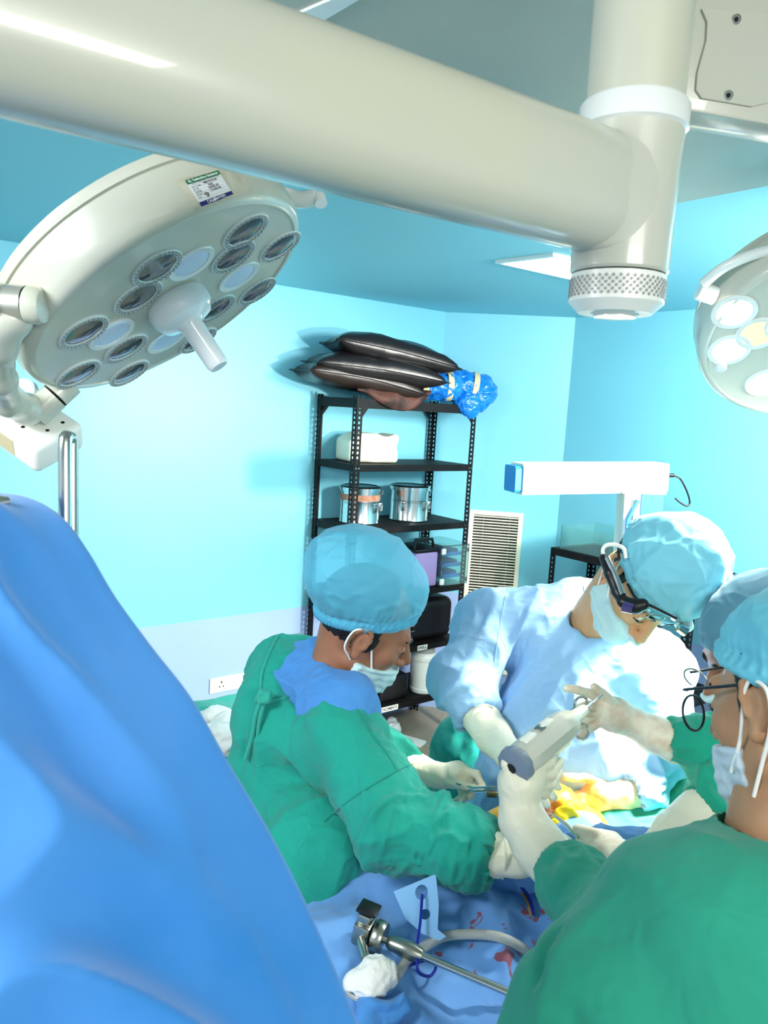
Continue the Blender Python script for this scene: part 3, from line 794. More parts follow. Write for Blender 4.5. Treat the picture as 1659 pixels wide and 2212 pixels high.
for i in range(44):
    for j in range(6):
        a = 2*math.pi*(i+0.5*(j % 2))/44; z = zk+0.012+(zb-zk-0.02)*j/5.0
        m.box((CXY.x+0.0638*KS*math.cos(a), CXY.y+0.0638*KS*math.sin(a), z), (0.0012, 0.0030, 0.0030), rot=Matrix.Rotation(a, 3, 'Z') @ Matrix.Rotation(0.785, 3, 'X'))
tag(m.build('knurl_studs', mat('stud_grey', (150, 152, 150), rough=.4), kn, smooth=False), kind='stuff')
cy([(0.0, zk-0.008), (0.030, zk-0.008), (0.052, zk+0.002)][::-1], 'end_cap', mat('cap_plastic', (236, 242, 240), rough=0.08), seg=10)
cy([(0.028, zk-0.0085), (0.028, zk-0.011), (0.0, zk-0.012)], 'cap_window', mat('cap_window', (250, 250, 236), rough=0.1), seg=32)
def allen(px, py, d, r, par, name='screw'):
    c = P(px, py, d); n = (CPOS-c).normalized()
    o = MB().lathe([(r, -0.004), (r, 0.001), (r*0.8, 0.003), (r*0.5, 0.003), (r*0.5, 0.0)], c, n, 20).build(name, M_STEEL, par)
    MB().lathe([(r*0.5, 0.0012), (0, 0.0012)], c, n, 6).build('hex_hole', M_INK, o)
    return o
r_at = DC-0.0655*KS
allen(1411, 348, r_at+0.013, 0.0072, col_)

# beam: flattened tube from the sleeve towards the left, close above the camera
azB = math.radians(56.2); BD = -Vector((math.sin(azB), math.cos(azB), 0)); BN = Vector((-BD.y, BD.x, 0))
zc = (P(1240, 293, 0.885).z+P(1208, 540, 0.885).z)/2
bh = (P(1240, 293, 0.885).z-P(1208, 540, 0.885).z)/2
beam = empty('ceiling_beam_arm', Vector((CXY.x, CXY.y, zc))+BD*0.4, 'long thick cream enamelled beam crossing the top of the picture', 'beam')
V, Fc, N = [], [], 40; seg = 36
for i in range(N+1):
    t = i/N; s_ = 0.015 + 1.25*t
    e = 1.0 - 0.0*t
    rim = 1.0 if i > 2 else 0.96+0.02*i
    c = CXY + BD*s_ + Vector((0, 0, zc))
    for k in range(seg):
        a = 2*math.pi*k/seg; ca, sa = math.cos(a), math.sin(a)
        y = math.copysign(abs(ca)**0.8, ca)*0.050*rim; z = math.copysign(abs(sa)**0.8, sa)*bh*rim
        V.append(c+BN*y+Vector((0, 0, z)))
for i in range(N):
    for k in range(seg): Fc.append((i*seg+k, i*seg+(k+1) % seg, (i+1)*seg+(k+1) % seg, (i+1)*seg+k))
Fc.append(tuple(range(N*seg, (N+1)*seg)))
mesh_obj('beam_tube', V, Fc, M_PAINT, beam, True, 50)
# saddle where the beam meets the sleeve
s = SDF(); cc = Vector((CXY.x, CXY.y, zc))
s.cap((CXY.x, CXY.y, zr-0.048), (CXY.x, CXY.y, zb+0.026), 0.0545, 0.0545, 0.0)
s.ell(cc+BD*0.043, (0.065, 0.049, bh*0.97), Matrix((BD, BN, Vector((0, 0, 1)))).transposed(), k=0.026)
s.box((CXY.x, CXY.y, zc), (0.2, 0.2, (zr-zb)/2-0.019), k=0.006, op='i')
s.build('saddle', 0.004, M_PAINT, beam, None, 3)
for (px, py) in ((1220, 390), (1238, 394)): allen(px, py, 0.822, 0.0054, beam)

# second housing going right from the column
az5 = math.radians(75.8); HD = Vector((math.sin(az5), math.cos(az5), 0)); HN = Vector((-HD.y, HD.x, 0))
hz0 = P(1465, 236, 0.97).z; hp = P(1465, 246, 0.97); HF = Matrix((HD, HN, Vector((0, 0, 1)))).transposed().to_4x4(); HF.translation = Vector((hp.x, hp.y, hz0))-HD*0.04
hs = empty('service_housing', hp, 'cream metal housing with a screwed cover plate beside the column top right', 'housing')
MB(HF).box((0.31, 0.03, 0.085), (0.65, 0.06, 0.17), bevel=0.004, seg=2).build('casing', M_PAINT, hs)
def hpt(px, py): return on_plane(px, py, hp-HN*0.0, HN)
pl = [hpt(*q) for q in ((1512, 22), (1600, 28), (1680, 40), (1672, 190), (1655, 224), (1620, 232), (1560, 222), (1512, 214), (1500, 196), (1503, 160), (1522, 90), (1524, 50))]
MB().prism([p-HN*0.001 for p in pl], -HN*0.003).build('cover_plate', M_PAINT, hs, smooth=False)
for (px, py) in ((1590, 42), (1573, 206)): allen(px, py, (hpt(px, py)-CPOS).dot(CF)-0.005, 0.006, hs)

# ---------------------------------------------------------------- surgical light heads
M_LENS = mat('lens_glass', (72, 88, 92), rough=0.08, coat=0.6, vary=(9, (110, 104, 98), 0.6))
M_LENSW = mat('white_lens', (196, 212, 232), rough=0.35)
M_RING = mat('ribbed_ring', (206, 216, 214), rough=0.35)
def lamp_head(c, n, rf, h, label, group, name='surgical_light'):
    n = n.normalized()
    t = empty(name, c, label, 'surgical light', group)
    prof = [(0, 0.0), (rf*0.965, 0.0), (rf*0.972, 0.003), (rf*0.995, 0.003), (rf+0.008, -0.006), (rf+0.013, -0.022), (rf+0.014, -0.06), (rf+0.014, -h*0.80), (rf+0.011, -h*0.81), (rf+0.011, -h*0.84), (rf+0.015, -h*0.85), (rf+0.011, -h*0.97), (rf+0.012, -h*1.05), (rf*0.7, -h*1.22), (rf*0.3, -h*1.3), (0, -h*1.3)]
    hd = MB().lathe(prof, c, n, 96).build('housing', M_PAINT, t, sharp=45)
    return t, hd
def lens(c, n, r, t, body, material, ribbed=True):
    q = [(r, -0.002), (r, 0.0015), (r*0.97, 0.0028), (r*0.76, 0.0018), (r*0.74, -0.001)]
    rg = MB().lathe(q, c, n, 36).build('lens_ring', M_RING if ribbed else M_PAINT2, t)
    if ribbed:
        m = MB(); f = Vector((0, 0, 1)).rotation_difference(n).to_matrix()
        for k in range(30):
            for rr in (0.82, 0.91):
                a = 2*math.pi*(k+(0.5 if rr > 0.85 else 0))/30
                m.box(c+f@Vector((math.cos(a)*r*rr, math.sin(a)*r*rr, 0.0032)), (r*0.05, r*0.10, 0.0012), rot=f@Matrix.Rotation(a, 3, 'Z'))
        tag(m.build('ring_ribs', mat('rib_grey', (150, 160, 160), rough=0.4), rg, smooth=False), kind='stuff')  # ribs a darker grey than the ring they stand on
    MB().lathe([(r*0.75, 0.0005), (r*0.5, 0.002), (0, 0.003)], c, n, 32).build('lens', material, rg)
    return rg
LC = P(373, 653, 1.36)
ray = (LC-CPOS).normalized()
th = math.radians(69.0)
e1 = Vc(0.554, -0.832, 0); e1 = (e1-ray*e1.dot(ray)).normalized()
LN = (e1*math.sin(th) - ray*math.cos(th)).normalized()
lamp, head = lamp_head(LC, LN, 0.262, 0.094, 'unlit round surgical light with dark lenses and central handle, upper left', 'surgical lights')
def cr(x, y): return (x/2.304, y/2.304+300)
def fpt(x, y):
    px, py = cr(x, y); return on_plane(px, py, LC, LN)
for x, y in ((1220, 457), (1392, 533), (1158, 583), (780, 637), (685, 785), (1278, 755), (1070, 842), (415, 958), (625, 1040), (387, 1168), (642, 1163), (985, 1000)):
    lens(fpt(x, y)+LN*0.0012, LN, 0.045, lamp, head, M_LENS)
for x, y in ((950, 617), (1187, 683), (553, 970), (828, 997)):
    lens(fpt(x, y)+LN*0.0012, LN, 0.044, lamp, head, M_LENSW, False)
hb = fpt(872, 806)
hd_ = MB().lathe([(0.054, 0.0), (0.058, 0.008), (0.056, 0.028), (0.048, 0.040), (0.026, 0.048), (0.0205, 0.056), (0.0195, 0.135), (0.016, 0.141), (0, 0.141)], hb, LN, 40).build('handle', mat('handle_plastic', (224, 234, 238), rough=0.22, coat=0.4), lamp)
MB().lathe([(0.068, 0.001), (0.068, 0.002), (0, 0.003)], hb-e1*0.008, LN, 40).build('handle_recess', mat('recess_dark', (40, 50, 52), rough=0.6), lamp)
MB().box(hb+LN*0.010-e1.cross(LN)*0.0-CR*0.075, (0.012, 0.006, 0.010)).build('catch', M_BLACK, lamp)
# white knob and side grip under the beam
MB().tube([P(560, 372, 1.42), P(556, 400, 1.41)], [0.022, 0.020], 24).build('knob', M_PAINT2, lamp)
MB().tube(smooth_path([P(610, 420, 1.47), P(650, 432, 1.45), P(688, 424, 1.43)], 5), [0.016]*11, 16).build('side_grip', M_PAINT2, lamp)
MB().tube([P(688, 418, 1.43), P(694, 440, 1.42)], 0.012, 14).build('grip_cap', M_PAINT2, lamp)

# sticker laid onto the curved housing
bvh = BVHTree.FromPolygons([head.matrix_world @ v.co for v in head.data.vertices], [p.vertices[:] for p in head.data.polygons])
_w = world_of(head); bvh = BVHTree.FromPolygons([v.co.copy() for v in head.data.vertices], [list(p.vertices) for p in head.data.polygons])
SQ = [(399, 391), (470, 369), (503, 420), (434, 446)]      # corners of the printed part
def stk(u, v, off):
    a = Vector(SQ[0]).lerp(Vector(SQ[1]), u); b = Vector(SQ[3]).lerp(Vector(SQ[2]), u); q = a.lerp(b, v)
    d = (P(q.x, q.y, 1.0)-CPOS).normalized(); hit, nn, _, _ = bvh.ray_cast(CPOS, d)
    if hit is None: hit, nn = P(q.x, q.y, 1.3), -d
    if nn.dot(d) > 0: nn = -nn
    return hit+nn*off
def stk_patch(u0, v0, u1, v1, off, name, m_, par, n=8):
    V = [stk(u0+(u1-u0)*i/n, v0+(v1-v0)*j/n, off) for j in range(n+1) for i in range(n+1)]
    return mesh_obj(name, V, [(j*(n+1)+i, j*(n+1)+i+1, (j+1)*(n+1)+i+1, (j+1)*(n+1)+i) for j in range(n) for i in range(n)], m_, par)
M_RES = mat('old_tape_residue', (196, 194, 176), rough=0.5, vary=(40, (170, 166, 146), 0.8))
stk_base = stk_patch(-0.22, -0.10, 1.55, 1.10, 0.0006, 'tape_residue', M_RES, lamp, 16)
stk_l = stk_patch(0, 0, 1, 1, 0.0012, 'calibration_sticker', mat('sticker_white', (226, 230, 230), rough=0.4), lamp)
stk_l['label'] = 'white calibration sticker with green and blue bands'
stk_patch(0, 0, 1, 0.17, 0.0016, 'green_band', mat('sticker_green', (10, 110, 72), rough=0.4), stk_l)
stk_patch(0, 0.86, 1, 1, 0.0016, 'blue_band', mat('sticker_blue', (38, 42, 110), rough=0.4), stk_l)
for v in (0.24, 0.34, 0.44, 0.54, 0.64, 0.76): stk_patch(0.02, v, 0.98, v+0.008, 0.0016, 'rule_line', mat('rule_grey', (150, 156, 160), rough=0.5), stk_l, 4)
def stk_text(txt, u, v, w, h, m_, bold=0.02):
    cu = bpy.data.curves.new('lettering', 'FONT'); cu.body = txt; cu.size = 1.0; cu.offset = bold; cu.resolution_u = 2
    o = bpy.data.objects.new('lettering', cu); COL.objects.link(o)
    me = bpy.data.meshes.new_from_object(o.evaluated_get(bpy.context.evaluated_depsgraph_get()))
    COL.objects.unlink(o); bpy.data.objects.remove(o); bpy.data.curves.remove(cu)
    xs = [q.co.x for q in me.vertices]; ys = [q.co.y for q in me.vertices]
    x0, x1, y0, y1 = min(xs), max(xs), min(ys), max(ys)
    for q in me.vertices: q.co = stk(u+(q.co.x-x0)/(x1-x0)*w, v+h-(q.co.y-y0)/(y1-y0)*h, 0.0020)
    me.materials.clear(); me.materials.append(m_); me.name = 'lettering'
    r = bpy.data.objects.new('lettering', me); COL.objects.link(r); set_parent(r, stk_l)
M_TW = mat('print_white', (245, 245, 240), rough=0.5)
stk_text('KL Technology Solutions', 0.06, 0.035, 0.88, 0.12, M_TW, 0.03)
stk_text('Phone : 7975356978, 9129-100091978', 0.12, 0.185, 0.80, 0.045, M_INK, 0.0)
for t, v in (('Inst. Code :', 0.275), ('SL. No.', 0.375), ('Cal Date', 0.475), ('Cal Due', 0.575), ('Sign', 0.69)):
    stk_text(t, 0.06, v, 0.05*len(t)*0.5, 0.055, M_INK, 0.01)
for t, u, v, w in (('PM/OT/OTL-01', 0.42, 0.245, 0.40), ('N/A', 0.52, 0.36, 0.13), ('14-02-25', 0.48, 0.46, 0.30), ('13-02-26', 0.50, 0.56, 0.30)):
    stk_text(t, u, v, w, 0.075, M_INK, 0.03)
stk_text('9', 0.27, 0.60, 0.12, 0.20, M_INK, 0.0)
stk_text('CALIBRATED', 0.22, 0.885, 0.56, 0.085, M_TW, 0.02)

# yoke of the unlit light
M_SATIN = mat('satin_metal', (208, 208, 200), rough=0.28, metal=0.75)
yk = empty('light_yoke', P(60, 780, 1.3), 'curved cream yoke with steel pivot carrying the unlit surgical light at the left edge', 'yoke')
MB().tube([P(-70, 650, 1.12), P(58, 658, 1.12)], 0.0270, 32).build('pivot_sleeve', M_SATIN, yk)
MB().tube([P(58, 658, 1.12), P(61, 658, 1.12)], 0.0258, 32).build('pivot_gap', M_INK, yk)
MB().tube([P(61, 658, 1.12), P(84, 661, 1.12), P(94, 662, 1.12), P(99, 662, 1.12)], [0.027, 0.027, 0.0235, 0.013], 32).build('pivot_end', M_PAINT, yk)
MB().tube([P(1, 654, 1.115), P(9, 654, 1.115)], 0.0285, 32).build('pivot_band', M_CHROME, yk)
s = SDF().chain([P(20, 690, 1.13), P(3, 750, 1.16), P(2, 820, 1.24), P(20, 866, 1.34), P(56, 884, 1.40), P(84, 884, 1.43)], [0.026, 0.020, 0.022, 0.025, 0.026, 0.022], 0.02)
s.cap(P(40, 690, 1.13), P(-10, 700, 1.13), 0.014, 0.026, 0.03)
s.build('yoke_arm', 0.004, M_PAINT, yk, None, 3)
MB().tube([P(74, 896, 1.42), P(118, 856, 1.43)], 0.0265, 28).build('lower_joint', M_PAINT, yk)
MB().tube([P(118, 856, 1.43), P(120, 854, 1.43)], 0.0252, 28).build('joint_gap', M_INK, yk)
MB().tube([P(120, 854, 1.43), P(150, 826, 1.44)], 0.0262, 28).build('joint_socket', M_PAINT, yk)

# white cover block with ventilation holes
bx = empty('arm_cover', P(75, 930, 1.45), 'white rounded plastic arm cover with small round holes and peeling tape, left edge', 'cover')
bf = frame(P(64, 908, 1.46), Vc(0.80, -0.50, 0.25), z=Vc(0.42, 0.52, 0.70))
MB(bf).box((-0.01, 0, -0.02), (0.185, 0.115, 0.065), bevel=0.014, seg=4).build('casing', M_WHITE, bx)
for x, y in ((0.02, 0.035), (0.055, 0.03), (0.02, 0.0), (0.055, -0.005), (-0.03, 0.02), (-0.03, -0.02), (0.02, -0.03)): MB(bf).lathe([(0.0038, 0.0128), (0, 0.0130)], (x, y, 0), seg=12).build('vent_hole', M_INK, bx)
MB(bf).box((0.0, -0.0575, -0.02), (0.05, 0.002, 0.035)).build('peeling_tape', mat('peeled_tape', (196, 186, 150), rough=0.7), bx)
pf = frame(P(48, 852, 1.47), Vc(0.85, 0.1, 0.2), z=Vc(0.1, 0.3, 0.9))
MB(pf).lathe([(0.032, -0.006), (0.032, 0.006), (0.028, 0.009), (0, 0.009)], (0, 0, 0), seg=40).build('round_cover', M_PAINT2, bx)
MB(pf).lathe([(0.0035, 0.0095), (0, 0.0098)], (-0.010, 0.008, 0), seg=12).lathe([(0.0035, 0.0095), (0, 0.0098)], (-0.010, -0.008, 0), seg=12).build('screw_hole', M_INK, bx)

# lit light at the right edge
n2 = Vc(-0.11, -0.84, 0.53)
lamp2, head2 = lamp_head(LAMP_R_C, n2, 0.262, 0.105, 'lit round surgical light with glowing white lenses at the right edge', 'surgical lights')
M_LIT = mat('lit_lens', (255, 255, 250), emit=(255, 252, 240), estr=14.0)
M_LITA = mat('amber_lens', (255, 214, 130), emit=(255, 196, 96), estr=1.6)
def fp2(px, py): return on_plane(px, py, LAMP_R_C, n2)
for px, py in ((1586, 674), (1575, 755), (1655, 826), (1740, 640), (1740, 760), (1820, 700), (1900, 760), (1860, 640), (1780, 860), (1950, 690)):
    lens(fp2(px, py)+n2*0.0012, n2, 0.049, lamp2, head2, M_LIT, False)
for px, py in ((1637, 720), (1700, 700), (1850, 800)): lens(fp2(px, py)+n2*0.0012, n2, 0.049, lamp2, head2, M_LITA, False)
MB().tube([P(1509, 627, 1.74), P(1545, 640, 1.74)], 0.021, 24).build('grip_joint', M_PAINT2, lamp2)
MB().tube(smooth_path([P(1520, 612, 1.72), P(1560, 580, 1.68), P(1610, 556, 1.65), P(1665, 541, 1.63), P(1740, 535, 1.63)], 6), 0.012, 16).build('grip_bar', M_PAINT2, lamp2)
MB().ball(P(1556, 792, 1.72), 0.014).build('side_stud', M_PAINT2, lamp2)

# ---------------------------------------------------------------- people
def fabric(name, rgb, rough=0.85, weave=900, sheen=0.15, rgb2=None, bumpd=0.0006, crs=9, crd=0.005):
    return mat(name, rgb, rough=rough, sheen=sheen, bump=(weave, 0.25, bumpd), crease=(crs, crd), vary=(7, rgb2 or tuple(max(0, c-14) for c in rgb), 0.5))
M_GREEN = fabric('green_cotton', (12, 152, 134), rgb2=(6, 134, 120))
M_GREEN2 = fabric('green_cotton_soft', (34, 150, 124), rgb2=(20, 134, 112), crs=5, crd=0.004)
M_LBLUE = fabric('light_blue_gown_cloth', (158, 200, 238), weave=500, rgb2=(146, 190, 232), crs=6, crd=0.006)
M_SCRUB = fabric('blue_scrub_cloth', (72, 140, 208), rgb2=(62, 130, 200))
M_GLOVE = mat('latex_glove', (244, 238, 214), rough=0.42, bump=(120, 0.25, 0.001))
M_GLOVEB = mat('latex_glove_stained', (248, 238, 214), rough=0.42, bump=(120, 0.25, 0.001), vary=(38, (214, 166, 130), 0.45))
M_GLOVEO = mat('latex_glove_orange', (250, 236, 196), rough=0.4, vary=(16, (240, 158, 20), 0.85))
M_MASK = mat('mask_fabric', (190, 222, 224), rough=0.8, bump=(60, 0.3, 0.001, (1, 1, 6)))
M_STRAP = mat('mask_strap', (240, 240, 236), rough=0.7)
def skin(name, rgb, rgb2): return mat(name, rgb, rough=0.5, sss=0.06, bump=(260, 0.15, 0.0006), vary=(16, rgb2, 0.6))
M_SKA = skin('brown_skin', (152, 104, 78), (130, 84, 62))
M_SKB = skin('warm_skin', (206, 158, 112), (190, 132, 96))
M_SKC = skin('tan_skin', (178, 134, 98), (160, 112, 82))
M_HAIR = mat('black_hair', (16, 14, 14), rough=0.5, bump=(500, 0.8, 0.002, (1, 1, 0.2)))
M_EYE = mat('eye_white', (224, 220, 212), rough=0.2)
def cap_mat(name, rgb, a):
    m = mat(name, rgb, rough=0.7, alpha=a, bump=(38, 0.5, 0.003), sheen=0.2); return m
M_CAPA = cap_mat('cap_nonwoven', (96, 196, 228), 0.60)
M_CAPB = cap_mat('cap_nonwoven_pale', (120, 200, 220), 0.92)

class Head:
    def __init__(s, c, fwd, up, sc=1.0):
        y = fwd.normalized(); z = (up-y*up.dot(y)).normalized(); x = y.cross(z)
        s.x, s.y, s.z, s.c, s.s = x, y, z, c, sc
        s.R = Matrix((x, y, z)).transposed()
    def p(s, x, y, z): return s.c + (s.x*x + s.y*y + s.z*z)*s.s
    def v(s, *r): return tuple(q*s.s for q in r)
    def skull(s, d=None, o=0.0, nose=True):
        d = d or SDF()
        d.ell(s.p(0, -.014, .042), s.v(.074+o, .095+o, .086+o), s.R, k=.012)
        d.ell(s.p(0, .034, -.018), s.v(.063+o, .066+o, .088+o), s.R, k=.02)
        for q in (-1, 1):
            d.cap(s.p(q*.048, .002, -.058), s.p(q*.010, .072, -.098), (.024+o)*s.s, (.020+o)*s.s, k=.022)
            d.ell(s.p(q*.044, .058, -.018), s.v(.022+o, .024+o, .022+o), s.R, k=.02)
        d.ell(s.p(0, .082, -.098), s.v(.021+o, .017+o, .018+o), s.R, k=.015)
        if nose:
            d.cap(s.p(0, .094, .016), s.p(0, .120, -.026), (.0075+o)*s.s, (.0120+o)*s.s, k=.012)
        return d
    def full(s, d):
        s.skull(d)
        d.cap(s.p(-.036, .084, .030), s.p(.036, .084, .030), .012*s.s, k=.014)
        for q in (-1, 1):
            d.ell(s.p(q*.0135, .106, -.033), s.v(.0095, .011, .008), s.R, k=.006)
            d.ell(s.p(q*.032, .100, .006), s.v(.019, .012, .011), s.R, k=.010, op='s')
            d.ell(s.p(q*.032, .0815, .005), s.v(.0150, .0125, .0120), s.R, k=.004)
            d.cap(s.p(q*.020, .0935, .003), s.p(q*.044, .0885, .002), .0020*s.s, k=.003)
            # ear: plate, helix rim, hollow, lobe
            d.ell(s.p(q*.076, -.010, .000), s.v(.008, .017, .028), s.R @ Matrix.Rotation(q*-.35, 3, 'Z'), k=.006)
            hp = [s.p(q*(.083+.004*math.sin(a)), -.014-.020*math.cos(a+.2), .004+.031*math.sin(a)) for a in np.linspace(-1.2, 3.5, 9)]
            d.chain(hp, [.0045*s.s]*9, k=.004)
            d.ell(s.p(q*.089, -.006, .002), s.v(.008, .009, .016), s.R, k=.004, op='s')
            d.ell(s.p(q*.078, -.004, -.030), s.v(.007, .010, .011), s.R, k=.006)
            d.ell(s.p(q*.080, .006, -.004), s.v(.004, .004, .007), s.R, k=.004)
        d.cap(s.p(-.020, .099, -.063), s.p(.020, .099, -.063), .0065*s.s, k=.006)
        d.cap(s.p(-.016, .098, -.075), s.p(.016, .098, -.075), .0070*s.s, k=.005)
        return d
def face_extras(h, par, lids=True):
    for q in (-1, 1):
        MB().ball(h.p(q*.032, .0835, .0045), [.0113*h.s]*3, seg=20).build('eyeball', M_EYE, par)
        MB().ball(h.p(q*.032, .0912, -.0015), [.0050*h.s]*3, seg=14).build('iris', M_INK, par)
        pts = [h.p(q*x, y, z) for x, y, z in ((.013, .0975, .0255), (.024, .0985, .030), (.036, .0945, .032), (.048, .084, .029))]
        MB().tube(smooth_path(pts, 5), [.0026+.0018*math.sin(math.pi*i/15) for i in range(16)], 8).build('eyebrow', M_HAIR, par)
        pts = [h.p(q*x, y, z) for x, y, z in ((.019, .0950, .001), (.032, .0975, -.001), (.045, .0900, .000))]
        MB().tube(smooth_path(pts, 4), .0011, 6).build('eyelashes', M_HAIR, par)
def hair(h, par, lo=-.070, front=.03, side=True):
    d = SDF(); h.skull(d, .0065, False)
    d.box(h.p(0, front-.15, lo+.13), h.v(.15, .15, .13), h.R, k=.006, op='i')
    for q in (-1, 1): d.cap(h.p(q*.082, .05, -.050), h.p(q*.082, -.010, -.048), .040*h.s, k=.006, op='s')
    return d.build('hair', .0035, M_HAIR, par, [crumple(90, .0025, 5, stretch_along(h.z, .3))])
def bouffant(h, par, m_, top=(.115, .135, .100), cen=(0, -.030, .075), tilt=.40, seed=1, low=-.012, amp=1.0, band_m=None):
    """puffed cap gathered into a band; cut by a plane low at the nape and high on the forehead"""
    d = SDF(); d.ell(h.p(*cen), h.v(*top), h.R, k=.01); h.skull(d, .0155, False)
    Rt = h.R @ Matrix.Rotation(tilt, 3, 'X')
    n = Rt @ Vector((0, 0, 1))
    d.box(h.p(0, -.01, low) + n*.25*h.s, h.v(.3, .3, .25), Rt, k=.010, op='i')
    c0 = h.p(0, -.01, low+.006)
    def pleats(v, nn):
        q = v-np.array(c0); z = q@np.array(n); x = q@np.array(h.x); y = q@np.array(h.y)
        a = np.arctan2(y, x)
        return amp*(.0026*np.sin(a*46+3*np.sin(a*5))*np.exp(-(z/.028)**2)*(z > .006) - .004*np.exp(-((z-.018)/.007)**2))
    o = d.build('cap', .0035, m_, par, [pleats, crumple(14, .0045*amp, seed, stretch_along(n, .6)), crumple(34, .0018*amp, seed+9)])
    nb_, V, Fc = 220, [], []
    y_ = (Rt @ Vector((0, 1, 0))); rx, ry = .0825*h.s, .1050*h.s
    for i in range(nb_):
        t = 2*math.pi*i/nb_; cr_ = .0009*math.sin(i*math.pi*2/3.2)
        for (zz, rr) in ((-.010, -.0015), (-.010, .0015), (.004, .0035), (.014, .0015), (.010, -.003)):
            V.append(c0 + h.x*math.cos(t)*(rx+rr+cr_) + y_*(math.sin(t)*(ry+rr+cr_)-.004*h.s) + n*zz)
    for i in range(nb_):
        for k in range(5): Fc.append((i*5+k, i*5+(k+1) % 5, ((i+1) % nb_)*5+(k+1) % 5, ((i+1) % nb_)*5+k))
    mesh_obj('cap_band', V, Fc, band_m or m_, par)
    return o
def mask(h, par, zlo, zhi, yb, m_=M_MASK, off=.007, seed=1):
    d = SDF(); h.skull(d, off, True); d.ell(h.p(0, .092, -.070), h.v(.034, .024, .036), h.R, k=.02)
    d.box(h.p(0, yb+.1, (zlo+zhi)/2), h.v(.078, .1, (zhi-zlo)/2), h.R, k=.004, op='i')
    return d.build('face_mask', .0028, m_, par, [lambda v, n: .0010*np.sin(((v-np.array(h.c))@np.array(h.z))*330)*(1), crumple(30, .004, seed)])
def strap(pts, par, r=.0022): return MB().tube(smooth_path(pts, 6), r, 8).build('mask_strap', M_STRAP, par)

def cloth(name, d, h, m_, par, disp, relax=1): return d.build(name, h, m_, par, disp, relax)
def glove(name, par, m_, wrist_chain, palm, fingers, h=.0028, fr=.0088, cuff=None):
    """wrist_chain [(p, r)], palm [(p, r)], fingers: list of point lists"""
    d = SDF()
    d.chain([p for p, r in wrist_chain], [r for p, r in wrist_chain], k=.012)
    d.chain([p for p, r in palm], [r for p, r in palm], k=.012)
    for f in fingers:
        n = len(f); rr = [fr*(1.08-.22*i/(n-1)) for i in range(n)]
        d.chain(f, rr, k=.0035)
    o = d.build(name, h, m_, par, [crumple(60, .0008, 3)] + ([cuff] if cuff else []))
    return o
def PP(*l): return [P(*q) for q in l]
def knuckled(base, direction, side, n, L, curl, spread=.0): pass

ray_cache = {}
def on_mesh(o, px, py, off=.002):
    b = ray_cache.get(o.name)
    if b is None:
        b = BVHTree.FromPolygons([v.co.copy() for v in o.data.vertices], [list(p.vertices) for p in o.data.polygons]); ray_cache[o.name] = b
    dd = (P(px, py, 1.0)-CPOS).normalized(); h, n, _, _ = b.ray_cast(CPOS, dd)
    return (h-dd*off) if h is not None else None
def surf_line(o, pts, off=.002, n=6):
    r = [on_mesh(o, q.x, q.y, off) for q in smooth_path([Vector((a, b, 0)) for a, b in pts], n)]
    return [q for q in r if q is not None]
# ======== A: assistant on the left, green gown, blue cap
pa = empty('person', P(620, 2150, 1.75), 'man in dark green gown with big puffed blue cap, head bowed in profile', 'person')
hA = Head(P(794, 1366, 1.64) - Vc(.16, .0, .98)*.078, Vc(.86, -.44, -.20), Vc(.42, .88, .25), 1.06)
d = SDF(); hA.full(d)
d.cap(hA.p(0, -.030, -.03), P(722, 1470, 1.74), .056, .060, k=.02).cap(P(722, 1462, 1.74), P(690, 1530, 1.76), .060, .09, k=.03)
d.cap(P(640, 1540, 1.82), P(745, 1570, 1.68), .07, .06, k=.03)
d.build('body', .0032, M_SKA, pa, None)
face_extras(hA, pa); hair(hA, pa, -.052, .022)
MB().tube(smooth_path([hA.p(.0725, .018, .02), hA.p(.0735, .016, .0), hA.p(.0725, .012, -.018)], 4), [.008, .009, .009, .009, .008, .007, .006, .004, .002], 8).build('sideburn', M_HAIR, pa)
bouffant(hA, pa, M_CAPA, top=(.118, .134, .103), cen=(0, -.046, .099), tilt=.42, seed=2, low=.030, band_m=mat('cap_band_blue', (86, 186, 222), rough=.7))
mask(hA, pa, -.128, -.050, .006, seed=4)
strap([hA.p(.058, .052, -.062), hA.p(.070, .028, -.02), hA.p(.080, .004, .022), hA.p(.086, -.014, .036)], pa)
strap([hA.p(.086, -.014, .036), hA.p(.090, -.036, .020), hA.p(.084, -.034, -.020), hA.p(.066, -.004, -.050), hA.p(.062, .02, -.082)], pa)
# blue scrub top showing in the open back of the gown
sd = SDF().cap(P(640, 1475, 1.80), P(655, 1560, 1.78), .088, .110, k=.03).cap(P(650, 1480, 1.80), P(735, 1530, 1.66), .075, .085, k=.04).cap(P(690, 1436, 1.78), P(712, 1470, 1.72), .062, .066, k=.02)
sd.cap(hA.p(0, -.02, 0), P(745, 1482, 1.70), .062, .050, k=.004, op='s')
cloth('scrub_top', sd, .004, M_SCRUB, pa, [crumple(13, .006, 11, stretch_along(Vc(.5, -.8, 0), .5)), crumple(40, .0015, 12)])
g = SDF()
g.cap(P(625, 1462, 1.83), P(640, 1540, 1.80), .092, .128, k=.03).cap(P(640, 1540, 1.80), P(622, 1710, 1.80), .128, .134, k=.03)
g.cap(P(622, 1710, 1.80), P(682, 1835, 1.62), .134, .100, k=.04).cap(P(682, 1835, 1.62), P(590, 2040, 1.52), .100, .100, k=.04).cap(P(590, 2040, 1.52), P(540, 2320, 1.52), .10, .12, k=.03)
g.cap(P(640, 1540, 1.80), P(740, 1590, 1.66), .11, .088, k=.05)
g.cap(P(738, 1585, 1.64), P(842, 1772, 1.50), .088, .074, k=.03)
g.cap(P(842, 1772, 1.50), P(1000, 1832, 1.445), .074, .058, k=.02).cap(P(1000, 1832, 1.445), P(1078, 1846, 1.42), .058, .046, k=.01)
